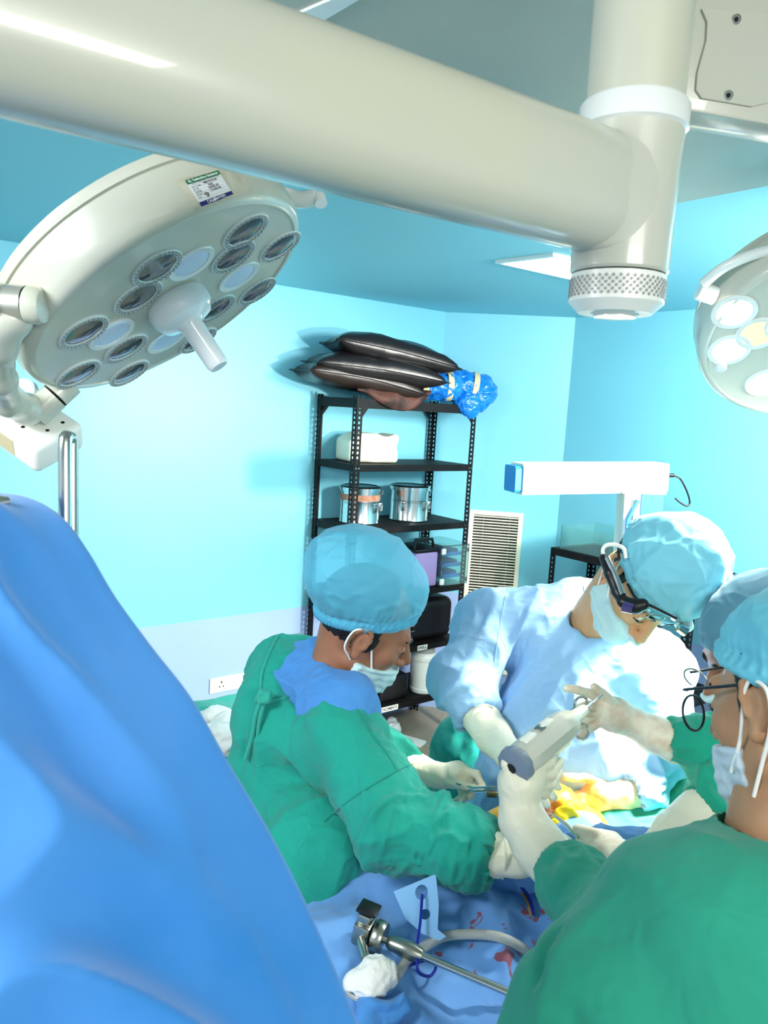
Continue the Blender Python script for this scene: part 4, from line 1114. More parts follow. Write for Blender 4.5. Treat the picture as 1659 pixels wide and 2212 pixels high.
g.cap(P(770, 1600, 1.86), P(850, 1640, 1.87), .075, .054, k=.04)
# open back and neck: cut away where the scrub shows
g.ell(P(672, 1418, 1.66), (.118, .115, .11), None, k=.006, op='s')
g.cap(P(715, 1430, 1.60), P(690, 1455, 1.60), .07, .065, k=.006, op='s')
g.cap(P(1095, 1848, 1.415), P(1140, 1852, 1.40), .060, .060, k=.003, op='s')
ux = P(842, 1772, 1.5)-P(738, 1585, 1.64)
gd = [creases(6, .008, 71, stretch_along(Vc(.35, 1, 0), .35), .14), creases(12, .0030, 75, stretch_along(Vc(-.3, 1, 0), .4), .14), crumple(7, .011, 21, stretch_along(Vc(.1, 1, 0), .45)), crumple(16, .0040, 22, stretch_along(Vc(.5, 1, 0), .5)), crumple(52, .0008, 23),
      crumple_at(P(1000, 1830, 1.42), .13, 26, .008, 24, stretch_along(Vc(1, -.2, 0), 1.9)),
      crumple_at(P(850, 1640, 1.6), .10, 20, .007, 25),
      fold(P(860, 1665, 1.52), P(700, 1775, 1.62), .006, .006), fold(P(655, 1490, 1.66), P(862, 1668, 1.52), .005, .004), fold(P(560, 1750, 1.68), P(690, 1770, 1.62), .010, -.014),
      fold(P(540, 1560, 1.70), P(520, 1700, 1.70), .010, -.010), fold(P(560, 1600, 1.66), P(560, 1800, 1.68), .012, .009), fold(P(760, 1700, 1.52), P(960, 1850, 1.42), .012, .009),
      fold(P(700, 1680, 1.6), P(930, 1880, 1.42), .010, -.010), fold(P(620, 1800, 1.66), P(760, 1900, 1.66), .016, .012), fold(P(900, 1720, 1.42), P(940, 1860, 1.38), .012, .009), fold(P(700, 1830, 1.5), P(640, 2000, 1.44), .012, -.012),
      fold(P(800, 1560, 1.6), P(850, 1660, 1.56), .010, -.008), fold(P(690, 1560, 1.58), P(760, 1680, 1.54), .014, .008)]
gown_a = cloth('surgical_gown', g, .0038, M_GREEN, pa, gd)
# bound neck edge, tie and knot
M_GREENE = fabric('green_edging', (40, 160, 142))
for ln in ([(580, 1516), (630, 1503), (680, 1486), (722, 1470), (752, 1474)], [(600, 1372), (582, 1410), (566, 1455), (562, 1500)]):
    q = surf_line(gown_a, ln, .002)
    if len(q) > 4: MB().tube(q, .0042, 8).build('neck_edging', M_GREENE, pa)
for nm, pts_, r_ in (('gown_tie', PP((566, 1508, 1.65), (552, 1545, 1.655), (545, 1590, 1.66), (530, 1640, 1.67)), .005), ('gown_tie', PP((572, 1512, 1.65), (560, 1560, 1.652), (556, 1600, 1.66)), .0045)):
    MB().tube(smooth_path(pts_, 5), r_, 8).build(nm, M_GREENE, pa)
s = SDF().chain(PP((556, 1512, 1.655), (566, 1496, 1.645), (580, 1500, 1.645), (578, 1512, 1.64), (562, 1515, 1.64)), [.007, .008, .008, .008, .007], .004)
s.build('tie_knot', .0022, M_GREENE, pa)
M_SEAM = fabric('green_seam', (10, 138, 122))
for ln in ([(742, 1480), (765, 1520), (800, 1580), (838, 1630), (858, 1665)], [(700, 1775), (740, 1740), (790, 1705), (858, 1665), (880, 1655), (896, 1650)]):
    q = surf_line(gown_a, ln, .0012)
    if len(q) > 4: MB().tube(q, .0014, 6).build('seam', M_SEAM, pa)
# gloves of A
glA = glove('glove', pa, M_GLOVE, [(P(838, 1640, 1.87), .040), (P(900, 1662, 1.84), .036), (P(950, 1676, 1.80), .0275)],
            [(P(950, 1676, 1.80), .026), (P(988, 1674, 1.79), .029), (P(1006, 1680, 1.79), .022)],
            [PP((1004, 1664, 1.78), (1030, 1672, 1.77), (1043, 1698, 1.76)), PP((970, 1690, 1.77), (1004, 1698, 1.755), (1036, 1705, 1.75)),
             PP((1006, 1676, 1.79), (1026, 1700, 1.78), (1014, 1722, 1.77)), PP((1000, 1688, 1.80), (1014, 1716, 1.79), (994, 1729, 1.78)), PP((992, 1694, 1.82), (1002, 1722, 1.81), (980, 1733, 1.80))])
glA2 = glove('glove', pa, M_GLOVE, [(P(1066, 1846, 1.422), .041), (P(1120, 1850, 1.41), .034), (P(1150, 1846, 1.41), .030)],
             [(P(1150, 1846, 1.41), .028), (P(1185, 1838, 1.43), .034)],
             [PP((1195, 1822, 1.43), (1218, 1812, 1.45), (1232, 1818, 1.48)), PP((1196, 1836, 1.43), (1222, 1830, 1.45), (1238, 1838, 1.48)), PP((1196, 1850, 1.43), (1220, 1850, 1.45), (1234, 1856, 1.48)), PP((1192, 1860, 1.43), (1212, 1866, 1.45), (1224, 1872, 1.47)), PP((1160, 1826, 1.42), (1184, 1806, 1.44), (1204, 1800, 1.46))])
MB().tube(smooth_path(PP((1086, 1795, 1.43), (1092, 1815, 1.385), (1093, 1848, 1.372), (1090, 1880, 1.385), (1085, 1898, 1.43)), 5), .0028, 8).build('glove_rim', M_GLOVE, glA2)
# forceps in A's left hand
fc = empty('forceps', P(1030, 1700, 1.75), 'steel forceps with a small square block held by the man in dark green', 'forceps')
MB().tube(PP((985, 1692, 1.755), (1022, 1702, 1.745), (1072, 1700, 1.73)), [.002, .0035, .002], 8).build('arm', M_CHROME, fc)
MB().tube(PP((985, 1692, 1.755), (1025, 1710, 1.745), (1072, 1707, 1.73)), [.002, .0035, .002], 8).build('arm', M_CHROME, fc)
MB(frame(P(1062, 1714, 1.73), Vc(1, -.05, 0), z=Vc(0, 1, .2))).box((0, 0, 0), (.024, .014, .014), bevel=.002).build('block', M_STEEL, fc)

# ======== B: surgeon opposite, pale blue gown, loupes
pb_ = empty('person', P(1200, 2100, 2.05), 'surgeon in pale blue gown bending over the table from the far side', 'person')
hB = Head(P(1390, 1252, 1.70), Vc(-.02, -.90, .42), Vc(.52, .36, .78), 1.06)
d = SDF(); hB.full(d); nb = P(1286, 1345, 1.88)
d.cap(hB.p(0, -.025, -.04), nb, .058, .062, k=.02).cap(P(1210, 1420, 1.96), P(1350, 1450, 1.92), .06, .06, k=.03)
d.build('body', .0032, M_SKB, pb_, None)
face_extras(hB, pb_); hair(hB, pb_, -.045, .02)
capB = bouffant(hB, pb_, M_CAPB, top=(.110, .108, .108), cen=(0, -.006, .078), tilt=.12, seed=31, low=.030, amp=1.2)
mask(hB, pb_, -.125, -.036, .012, seed=6)
strap([hB.p(.064, .045, -.045), hB.p(.076, .012, -.02), hB.p(.088, -.012, .02)], pb_); strap([hB.p(.06, .03, -.09), hB.p(.074, .0, -.05), hB.p(.086, -.025, -.02)], pb_)
lo = empty('loupe_headset', hB.c, 'black and white loupe headset worn over the pale blue cap of the bending surgeon', 'headset')
s = SDF().chain(PP((1304, 1206, 1.62), (1318, 1238, 1.60), (1334, 1278, 1.585), (1346, 1300, 1.57)), [.010, .012, .012, .011], .006)
s.chain(PP((1346, 1300, 1.57), (1372, 1310, 1.555), (1388, 1306, 1.55)), [.012, .015, .013], .006)
s.build('temple_arm', .003, M_BLACK, lo)
MB().tube(smooth_path(PP((1312, 1204, 1.60), (1326, 1235, 1.585), (1338, 1262, 1.572), (1346, 1284, 1.56)), 4), [.0055]*13, 10).build('silver_bar', M_CHROME, lo)
MB().tube(smooth_path(PP((1308, 1212, 1.62), (1302, 1190, 1.63), (1310, 1178, 1.63), (1330, 1177, 1.62), (1348, 1186, 1.60), (1352, 1205, 1.60)), 5), .0042, 8).build('head_wire', M_WHITE, lo)
MB().tube(PP((1336, 1188, 1.61), (1337, 1208, 1.60)), .003, 8).build('lever', M_BLACK, lo)
MB().tube(smooth_path(PP((1356, 1262, 1.585), (1372, 1290, 1.56), (1392, 1302, 1.55), (1425, 1318, 1.545), (1460, 1336, 1.56)), 5), .0030, 8).build('brow_bar', M_BLACK, lo)
MB().tube(PP((1346, 1310, 1.555), (1368, 1316, 1.545)), [.012, .011], 18).build('loupe_lens', mat('coated_lens', (60, 50, 110), rough=0.06, coat=1.0), lo)
for a in ((1384, 1318, 1.556), (1418, 1334, 1.556)):
    c = P(*a); pts = [c + (hB.x*math.cos(t)*.021 + hB.z*math.sin(t)*.014) for t in np.linspace(0, 2*math.pi, 19)]
    MB().tube(pts, .0011, 6).build('eyeglass_rim', M_STEEL, lo)
s = SDF().chain(PP((1480, 1318, 1.64), (1476, 1345, 1.62), (1484, 1352, 1.63)), [.013, .017, .014], .008)
s.build('side_pod', .0028, M_WHITE, lo)
MB().tube(PP((1466, 1354, 1.60), (1482, 1364, 1.60)), [.010, .012], 16).build('pod_tip', M_CHROME, lo)
MB().tube(PP((1455, 1335, 1.57), (1470, 1340, 1.60)), .006, 10).build('pod_joint', M_STEEL, lo)
g = SDF()
g.cap(P(1085, 1345, 2.02), P(1250, 1375, 1.98), .090, .125, k=.04).cap(P(1250, 1375, 1.98), P(1405, 1460, 1.88), .120, .090, k=.04)
g.cap(P(1245, 1400, 1.98), P(1235, 1600, 1.93), .150, .190, k=.05).cap(P(1330, 1480, 1.9), P(1340, 1620, 1.88), .13, .14, k=.05)
g.cap(P(1235, 1600, 1.93), P(1150, 1850, 2.02), .190, .210, k=.05).cap(P(1150, 1850, 2.02), P(1150, 2250, 2.1), .21, .24, k=.05)
g.cap(P(1068, 1345, 2.00), P(1000, 1462, 1.93), .086, .072, k=.03).cap(P(1000, 1462, 1.93), P(1036, 1545, 1.87), .072, .050, k=.02)
g.cap(P(1415, 1465, 1.86), P(1432, 1610, 1.78), .085, .066, k=.03).cap(P(1432, 1610, 1.78), P(1372, 1712, 1.74), .062, .050, k=.02)
g.cap(hB.p(0, -.02, -.03), P(1287, 1330, 1.86), .066, .064, k=.006, op='s')
g.cap(P(1045, 1566, 1.85), P(1075, 1600, 1.78), .055, .055, k=.003, op='s')
g.cap(P(1352, 1716, 1.735), P(1320, 1722, 1.735), .050, .050, k=.003, op='s')
gd = [creases(4, .008, 77, stretch_along(Vc(.6, 1, 0), .4), .12), creases(9, .003, 79, stretch_along(Vc(.6, 1, 0), .5), .14), crumple(6, .012, 41, stretch_along(Vc(.5, -1, 0), .5)), crumple(17, .0045, 42), crumple(46, .0012, 43),
      fold(P(1120, 1300, 1.85), P(1075, 1460, 1.84), .012, -.016), fold(P(1140, 1330, 1.84), P(1130, 1420, 1.8), .012, .012), fold(P(1085, 1420, 1.82), P(1068, 1540, 1.8), .012, -.02),
      fold(P(950, 1430, 1.86), P(1070, 1420, 1.86), .010, -.010), fold(P(965, 1500, 1.86), P(1040, 1460, 1.84), .010, .009), fold(P(1110, 1480, 1.8), P(1200, 1540, 1.76), .02, .010), fold(P(1180, 1300, 1.8), P(1120, 1480, 1.78), .014, .010),
      fold(P(1400, 1400, 1.76), P(1440, 1560, 1.7), .012, .010), fold(P(1360, 1430, 1.76), P(1380, 1560, 1.72), .014, -.010), fold(P(1430, 1440, 1.76), P(1450, 1580, 1.7), .010, -.010),
      fold(P(1000, 1640, 1.9), P(1060, 1600, 1.85), .010, .012), crumple_at(P(1380, 1700, 1.72), .07, 28, .006, 44), crumple_at(P(1030, 1540, 1.86), .05, 40, .004, 45)]
gown_b = cloth('surgical_gown', g, .0052, M_LBLUE, pb_, gd)
for ln in ([(1100, 1262), (1085, 1320), (1075, 1380), (1068, 1430)],):
    q = surf_line(gown_b, ln, .0006)
    if len(q) > 4: MB().tube(q, .0014, 6).build('seam', M_LBLUE, pb_)
nl = surf_line(gown_b, [(1262, 1266), (1268, 1292), (1284, 1330), (1312, 1362), (1350, 1385)], .001)
if len(nl) > 3: MB().tube(nl, .0032, 8).build('neck_binding', M_LBLUE, pb_)
# apron tie
tl = surf_line(gown_b, [(930, 1640), (960, 1625), (1000, 1608), (1045, 1592)], .003)
if len(tl) > 3: MB().tube(tl, .006, 8).build('waist_tie', M_SCRUB, pb_)
glB = glove('glove', pb_, M_GLOVE, [(P(1032, 1540, 1.88), .047), (P(1066, 1590, 1.80), .042), (P(1100, 1630, 1.70), .031)],
            [(P(1100, 1630, 1.70), .030), (P(1128, 1662, 1.62), .033)],
            [PP((1150, 1660, 1.58), (1185, 1672, 1.54), (1205, 1700, 1.52)), PP((1148, 1674, 1.58), (1180, 1694, 1.54), (1196, 1722, 1.52)), PP((1142, 1686, 1.59), (1170, 1712, 1.55), (1182, 1740, 1.54)), PP((1132, 1692, 1.60), (1152, 1722, 1.57), (1160, 1746, 1.56)), PP((1120, 1640, 1.64), (1150, 1630, 1.60), (1180, 1640, 1.56))])
glB2 = glove('glove', pb_, M_GLOVEO, [(P(1372, 1712, 1.745), .044), (P(1340, 1716, 1.74), .044), (P(1318, 1714, 1.735), .034)],
             [(P(1318, 1714, 1.735), .033), (P(1290, 1716, 1.73), .038), (P(1274, 1728, 1.73), .030)],
             [PP((1296, 1690, 1.72), (1262, 1680, 1.71), (1238, 1680, 1.70), (1222, 1678, 1.70)), PP((1275, 1716, 1.72), (1250, 1718, 1.71), (1228, 1721, 1.71), (1217, 1723, 1.71)), PP((1272, 1730, 1.715), (1245, 1738, 1.70), (1224, 1746, 1.69)), PP((1276, 1744, 1.715), (1252, 1758, 1.70), (1234, 1770, 1.69)), PP((1288, 1752, 1.71), (1268, 1772, 1.70), (1252, 1788, 1.69))], fr=.0098)
MB().tube(smooth_path(PP((1016, 1560, 1.86), (1024, 1532, 1.83), (1046, 1522, 1.815), (1064, 1528, 1.83)), 5), .0025, 8).build('cuff_rim', M_GLOVE, glB)

# ======== C: person in the right foreground seen from behind
pc = empty('person', P(1500, 2400, .95), 'person in green gown with back to us, filling the lower right corner', 'person')
eC = P(1622, 1528, .95)
fC = Vc(-.42, -.22, -.88); uC = Vc(.04, .96, -.25)
_y = fC; _z = (uC-_y*uC.dot(_y)).normalized(); _x = _y.cross(_z)
hC = Head(eC + _x*.083, fC, uC, 1.06)
d = SDF(); hC.full(d); nC = P(1700, 1800, .97)
d.cap(hC.p(0, -.030, -.04), nC, .060, .064, k=.02).cap(nC, P(1690, 1900, .97), .064, .09, k=.03).cap(P(1470, 1960, 1.0), P(1850, 1960, .95), .05, .05, k=.03)
d.build('body', .0032, M_SKC, pc, None)
face_extras(hC, pc)
hair(hC, pc, -.050, .024)
bouffant(hC, pc, cap_mat('cap_nonwoven_blue', (104, 196, 218), 0.93), top=(.092, .104, .094), cen=(0, -.034, .056), tilt=.42, seed=52, low=.030)
mask(hC, pc, -.150, -.048, .030, m_=mat('mask_fabric_grey', (196, 212, 222), rough=.8, bump=(60, .3, .001, (1, 1, 6))), seed=8)
strap([hC.p(-.062, .050, -.075), hC.p(-.074, .022, -.035), hC.p(-.084, .004, .012), hC.p(-.088, -.010, .032)], pc, .0024)
strap([hC.p(-.088, -.010, .034), hC.p(-.093, -.036, .018), hC.p(-.090, -.034, -.020), hC.p(-.074, -.006, -.060), hC.p(-.062, .020, -.100)], pc, .0024)
gs = empty('glasses', hC.p(0, .11, 0), 'thin black-framed glasses with a round clear lens on the face at the right edge', 'glasses')
MB().tube(smooth_path([hC.p(-.086, -.006, .026), hC.p(-.083, .04, .024), hC.p(-.078, .098, .022), hC.p(-.066, .106, .022)], 4), .0022, 8).build('temple', M_BLACK, gs)
MB().tube(smooth_path([hC.p(.086, -.006, .026), hC.p(.083, .04, .024), hC.p(.078, .098, .022), hC.p(.066, .106, .022)], 4), .0022, 8).build('temple', M_BLACK, gs)
M_GLS = mat('spectacle_glass', (240, 248, 250), rough=0.02, trans=1.0, ior=1.12, spec=0.5)
for q in (-1, 1):
    c = hC.p(q*.044, .120, -.006); pts = [c+hC.x*math.cos(t)*.026+hC.z*math.sin(t)*.024 - hC.y*(.006*(q*math.cos(t))) for t in np.linspace(0, 2*math.pi, 25)]
    MB().tube(pts, .0019, 8).build('rim', M_BLACK, gs)
    MB().prism(pts[:-1], hC.y*.0012).build('lens', M_GLS, gs)
MB().tube([hC.p(-.016, .1165, .004), hC.p(0, .122, .008), hC.p(.016, .1165, .004)], .0018, 8).build('bridge', M_BLACK, gs)
g = SDF()
g.cap(P(1690, 1905, .97), P(1600, 2080, .93), .085, .15, k=.04).cap(P(1600, 2080, .93), P(1560, 2420, .90), .16, .19, k=.04)
g.cap(P(1660, 1900, .97), P(1440, 1985, 1.00), .078, .070, k=.04).cap(P(1440, 1985, 1.0), P(1310, 2040, 1.06), .068, .062, k=.04)
g.cap(P(1440, 2010, .98), P(1330, 2230, .93), .085, .11, k=.05).cap(P(1330, 2230, .93), P(1290, 2420, .9), .12, .14, k=.05)
g.cap(P(1310, 2040, 1.06), P(1262, 1935, 1.16), .060, .056, k=.03).cap(P(1262, 1935, 1.16), P(1215, 1882, 1.23), .054, .047, k=.02)
g.cap(P(1700, 1900, .97), P(1900, 1960, .95), .085, .09, k=.03)
g.cap(hC.p(0, -.02, -.03), P(1690, 1806, .965), .070, .074, k=.006, op='s')
g.cap(P(1196, 1862, 1.26), P(1170, 1830, 1.29), .058, .058, k=.003, op='s')
gd = [creases(4, -.005, 87, stretch_along(Vc(.8, -.6, 0), .5)), crumple(5, .006, 61, stretch_along(Vc(.8, -1, 0), .5)), crumple(14, .0020, 62), crumple(60, .0006, 63),
      fold(P(1350, 1960, .93), P(1640, 1880, .90), .007, -.005), fold(P(1640, 1880, .9), P(1659, 2212, .80), .006, .003), fold(P(1480, 1890, .92), P(1500, 1850, .95), .010, -.010),
      fold(P(1200, 2020, .95), P(1130, 2130, .9), .012, -.012), fold(P(1260, 2000, .95), P(1180, 2180, .88), .014, .010), fold(P(1320, 1990, .95), P(1250, 2212, .85), .016, -.010),
      crumple_at(P(1250, 1900, 1.18), .08, 22, .008, 64), fold(P(1190, 1905, 1.2), P(1300, 1860, 1.15), .010, -.010)]
gown_c = cloth('surgical_gown', g, .0044, M_GREEN2, pc, gd)
glC = glove('glove', pc, mat('pale_glove', (226, 222, 200), rough=.42), [(P(1212, 1880, 1.235), .044), (P(1165, 1830, 1.28), .042), (P(1128, 1770, 1.31), .038), (P(1122, 1722, 1.32), .032)],
            [(P(1122, 1722, 1.32), .030), (P(1124, 1692, 1.32), .036), (P(1140, 1672, 1.33), .032)],
            [PP((1156, 1664, 1.32), (1186, 1650, 1.33), (1200, 1622, 1.37)), PP((1160, 1680, 1.32), (1192, 1672, 1.33), (1208, 1646, 1.37)), PP((1158, 1696, 1.32), (1188, 1694, 1.335), (1206, 1668, 1.37)), PP((1150, 1710, 1.32), (1176, 1714, 1.335), (1194, 1694, 1.37)), PP((1102, 1676, 1.31), (1094, 1650, 1.31), (1104, 1628, 1.33))], fr=.0095)
glC2 = glove('glove', pc, M_GLOVEB, [(P(1372, 1900, 1.26), .036), (P(1338, 1856, 1.33), .031)],
             [(P(1338, 1856, 1.33), .029), (P(1310, 1836, 1.37), .032), (P(1294, 1826, 1.38), .026)],
             [PP((1322, 1818, 1.36), (1292, 1802, 1.37), (1262, 1794, 1.39), (1246, 1790, 1.40)), PP((1296, 1812, 1.37), (1272, 1808, 1.385), (1252, 1806, 1.40)), PP((1290, 1824, 1.375), (1264, 1824, 1.39), (1244, 1824, 1.40)), PP((1292, 1838, 1.375), (1266, 1842, 1.39), (1248, 1846, 1.40)), PP((1300, 1850, 1.37), (1278, 1858, 1.38), (1262, 1864, 1.39))])
tz = empty('forceps', P(1240, 1790, 1.4), 'thin steel tweezers reaching from a gloved hand into the yellow wound area', 'forceps')
for dy in (0, 5): MB().tube(PP((1250, 1806+dy, 1.39), (1222, 1778+dy, 1.45), (1184, 1752, 1.55)), [.002, .0028, .0012], 8).build('arm', M_CHROME, tz)
rt = empty('retractor', P(1330, 1870, 1.3), 'steel retractor with curved prongs beside the gloved fist at the green shoulder', 'retractor')
MB().tube(PP((1300, 1858, 1.33), (1330, 1874, 1.30), (1352, 1888, 1.27)), [.003, .004, .003], 8).build('shaft', M_CHROME, rt)
MB().tube(smooth_path(PP((1368, 1868, 1.36), (1376, 1850, 1.37), (1388, 1840, 1.37), (1386, 1826, 1.38)), 4), .0035, 8).build('prong', M_CHROME, rt)
MB().tube(smooth_path(PP((1376, 1872, 1.36), (1386, 1856, 1.37), (1394, 1846, 1.37)), 4), .003, 8).build('prong', M_CHROME, rt)

# power drill held up by C
dr = empty('power_drill', P(1150, 1630, 1.36), 'steel surgical power drill with grey end cap held upright in the pale gloved fist', 'drill')
d0, d1 = P(1110, 1656, 1.30), P(1240, 1550, 1.42); ax = (d1-d0).normalized(); L = (d1-d0).length
MB().lathe([(0.0, 0), (.028, 0), (.030, .004), (.031, L*.25), (.031, L*.72), (.026, L*.88), (.014, L), (.010, L+.035), (0, L+.035)], d0, ax, 10).build('barrel', mat('satin_drill_metal', (206, 204, 190), rough=.4, metal=.25), dr)
MB().lathe([(0, -.006), (.018, -.006), (.0325, -.002), (.0335, .012), (.031, .016)], d0, ax, 10).build('end_cap', mat('grey_blue_cap', (118, 132, 150), rough=.35), dr)
MB().lathe([(.009, -.0075), (0, -.008)], d0, ax, 16).build('cap_socket', M_INK, dr)
fdr = frame(d0+ax*L*.45, ax, z=Vc(-.5, .7, .5))
for k, (x, w) in enumerate(((-.035, .030), (.0, .016), (.022, .024))): MB(fdr).box((x, 0, .030), (w, .016, .006), bevel=.002).build('button', M_WHITE if k != 1 else M_STEEL, dr)
MB().tube([d1+ax*.02, d1+ax*.10], [.004, .0018], 10).build('drill_bit', M_CHROME, dr)
MB(fdr).box((-.06, 0, -.045), (.035, .03, .06), bevel=.008, seg=3).build('grip', M_STEEL, dr)

# ======== D: second person at the right, behind C
pd = empty('person', P(1620, 2100, 1.6), 'person in grey-blue cap partly hidden behind the head at the right edge', 'person')
hD = Head(P(1652, 1414, 1.50), Vc(-.84, -.40, -.12), Vc(-.36, .92, .1), 1.04)
d = SDF(); hD.full(d); nD = P(1690, 1560, 1.56)
d.cap(hD.p(0, -.03, -.04), nD, .058, .062, k=.02).cap(P(1630, 1660, 1.6), P(1720, 1670, 1.6), .05, .05, k=.03)
d.build('body', .0034, M_SKA, pd, None); face_extras(hD, pd); hair(hD, pd, -.05, .022)
bouffant(hD, pd, cap_mat('cap_greyblue', (84, 140, 162), 0.9), top=(.104, .116, .092), cen=(0, -.030, .060), tilt=.30, seed=71, low=.028, amp=.7)
mask(hD, pd, -.125, -.030, .015, seed=9)
gD = empty('glasses', hD.p(0, .1, .01), 'black-armed clear glasses on the person behind, just above the nearer pair', 'glasses')
MB().tube(PP((1580, 1440, 1.42), (1530, 1446, 1.38), (1492, 1452, 1.37)), .0024, 8).build('temple', M_BLACK, gD)
for a in ((1503, 1466, 1.36),):
    c = P(*a); pts = [c+(Vc(.5, .1, .85)*math.cos(t)*.023+hD.z*math.sin(t)*.020) for t in np.linspace(0, 2*math.pi, 21)]
    MB().tube(pts, .0016, 8).build('rim', M_STEEL, gD); MB().prism(pts[:-1], Vc(-.8, 0, .5)*.0012).build('lens', M_GLS, gD)
g = SDF()
g.cap(P(1680, 1640, 1.58), P(1690, 1800, 1.60), .13, .17, k=.04).cap(P(1690, 1800, 1.6), P(1690, 2250, 1.7), .17, .2, k=.04)
g.cap(P(1680, 1650, 1.60), P(1850, 1700, 1.66), .09, .07, k=.04)
g.cap(P(1660, 1640, 1.56), P(1540, 1628, 1.53), .085, .066, k=.04).cap(P(1540, 1628, 1.53), P(1462, 1606, 1.52), .062, .042, k=.02)
g.cap(P(1660, 1700, 1.52), P(1560, 1730, 1.46), .09, .072, k=.03).cap(P(1560, 1730, 1.46), P(1512, 1756, 1.43), .066, .044, k=.02)
g.cap(hD.p(0, -.02, -.03), nD, .066, .068, k=.006, op='s')
g.cap(P(1408, 1594, 1.52), P(1370, 1585, 1.52), .05, .05, k=.003, op='s')
g.cap(P(1492, 1770, 1.425), P(1470, 1790, 1.42), .05, .05, k=.003, op='s')
gd = [crumple(12, .012, 81, stretch_along(Vc(.6, -.8, 0), .5)), crumple(30, .0045, 82), fold(P(1450, 1600, 1.46), P(1560, 1700, 1.42), .010, .014), fold(P(1470, 1580, 1.46), P(1580, 1620, 1.42), .009, .012), fold(P(1490, 1660, 1.44), P(1560, 1760, 1.4), .009, .012)]
cloth('surgical_gown', g, .0046, mat('bright_green_cotton', (12, 160, 130), rough=.85, sheen=.2, bump=(900, .2, .0006)), pd, gd)
glove('glove', pd, M_GLOVEB, [(P(1462, 1606, 1.525), .040), (P(1415, 1586, 1.53), .034), (P(1370, 1562, 1.54), .028)],
      [(P(1370, 1562, 1.54), .027), (P(1330, 1545, 1.54), .033), (P(1306, 1536, 1.54), .032)],
      [PP((1300, 1512, 1.53), (1272, 1498, 1.52), (1246, 1490, 1.51), (1224, 1487, 1.51)), PP((1290, 1528, 1.53), (1270, 1524, 1.515), (1252, 1530, 1.51), (1246, 1542, 1.51)), PP((1288, 1546, 1.53), (1266, 1554, 1.515), (1250, 1568, 1.51)), PP((1292, 1562, 1.53), (1268, 1576, 1.515), (1254, 1592, 1.51)), PP((1322, 1516, 1.52), (1300, 1496, 1.51), (1284, 1484, 1.505))])
glove('glove', pd, M_GLOVE, [(P(1512, 1756, 1.43), .044), (P(1462, 1800, 1.42), .040), (P(1420, 1842, 1.41), .034)],
      [(P(1420, 1842, 1.41), .032), (P(1398, 1872, 1.40), .034)],
      [PP((1385, 1882, 1.40), (1368, 1900, 1.40), (1360, 1918, 1.40)), PP((1392, 1890, 1.40), (1378, 1910, 1.40), (1370, 1928, 1.40)), PP((1402, 1894, 1.40), (1392, 1916, 1.40), (1386, 1932, 1.40)), PP((1412, 1894, 1.40), (1406, 1914, 1.40), (1402, 1928, 1.40)), PP((1392, 1856, 1.40), (1374, 1862, 1.40), (1362, 1872, 1.40))])
sc_ = empty('scissors', P(1250, 1550, 1.5), 'bright steel ring-handled surgical clamp hooked on gloved fingers above the drill', 'scissors')
for (cx_, cy_) in ((1256, 1522), (1258, 1580)):
    c = P(cx_, cy_, 1.49); pts = [c+(CR*math.cos(t)*.013+CU*math.sin(t)*.015) for t in np.linspace(0, 2*math.pi, 17)]
    MB().tube(pts, .0026, 8).build('ring_handle', M_CHROME, sc_)
MB().tube(PP((1244, 1528, 1.49), (1214, 1556, 1.47), (1184, 1578, 1.45)), [.003, .004, .0015], 8).build('shank', M_CHROME, sc_)
MB().tube(PP((1246, 1574, 1.49), (1214, 1560, 1.465), (1180, 1584, 1.45)), [.003, .004, .0015], 8).build('shank', M_CHROME, sc_)
MB().lathe([(.005, -.004), (.005, .004), (0, .004)], P(1214, 1558, 1.462), -CF, 16).build('pivot', M_STEEL, sc_)

# ---------------------------------------------------------------- draped table, patient, things on the drape
def drape_material():
    m = mat('table_drape', (96, 152, 218), rough=0.8, sheen=0.2, crease=(7, 0.004), bump=(700, 0.3, 0.0008))
    nt = m.node_tree; b = nt.nodes['Principled BSDF']
    g = nt.nodes.new('ShaderNodeNewGeometry')
    n = nt.nodes.new('ShaderNodeTexNoise'); n.inputs['Scale'].default_value = 26; n.inputs['Detail'].default_value = 3; n.inputs['Distortion'].default_value = 0.6
    r = nt.nodes.new('ShaderNodeValToRGB'); r.color_ramp.elements[0].position = 0.69; r.color_ramp.elements[1].position = 0.72
    # stains only near the operating area
    dp = nt.nodes.new('ShaderNodeVectorMath'); dp.operation = 'DISTANCE'; dp.inputs[1].default_value = P(1140, 1990, 1.38)
    mr = nt.nodes.new('ShaderNodeMapRange'); mr.inputs[1].default_value = 0.10; mr.inputs[2].default_value = 0.30; mr.inputs[3].default_value = 0.10; mr.inputs[4].default_value = -0.10
    ad = nt.nodes.new('ShaderNodeMath'); ad.operation = 'ADD'
    x = nt.nodes.new('ShaderNodeMix'); x.data_type = 'RGBA'; x.inputs[6].default_value = lin((104, 160, 224))+(1,); x.inputs[7].default_value = lin((142, 82, 100))+(1,)
    nt.links.new(g.outputs['Position'], n.inputs['Vector']); nt.links.new(g.outputs['Position'], dp.inputs[0])
    nt.links.new(dp.outputs['Value'], mr.inputs[0]); nt.links.new(n.outputs['Fac'], ad.inputs[0]); nt.links.new(mr.outputs[0], ad.inputs[1])
    nt.links.new(ad.outputs[0], r.inputs['Fac']); nt.links.new(r.outputs['Color'], x.inputs[0]); nt.links.new(x.outputs[2], b.inputs['Base Color'])
    return m
M_DRAPE = drape_material()
TC = Pz(1000, 2000, 1.0)
tb = empty('operating_table', Vector((TC.x, TC.y, 0)), 'operating table under the blue drapes in the middle of the team', 'table')
tx = (Pz(1300, 1900, 1.0)-Pz(850, 2060, 1.0)); tx.z = 0; tx.normalize()
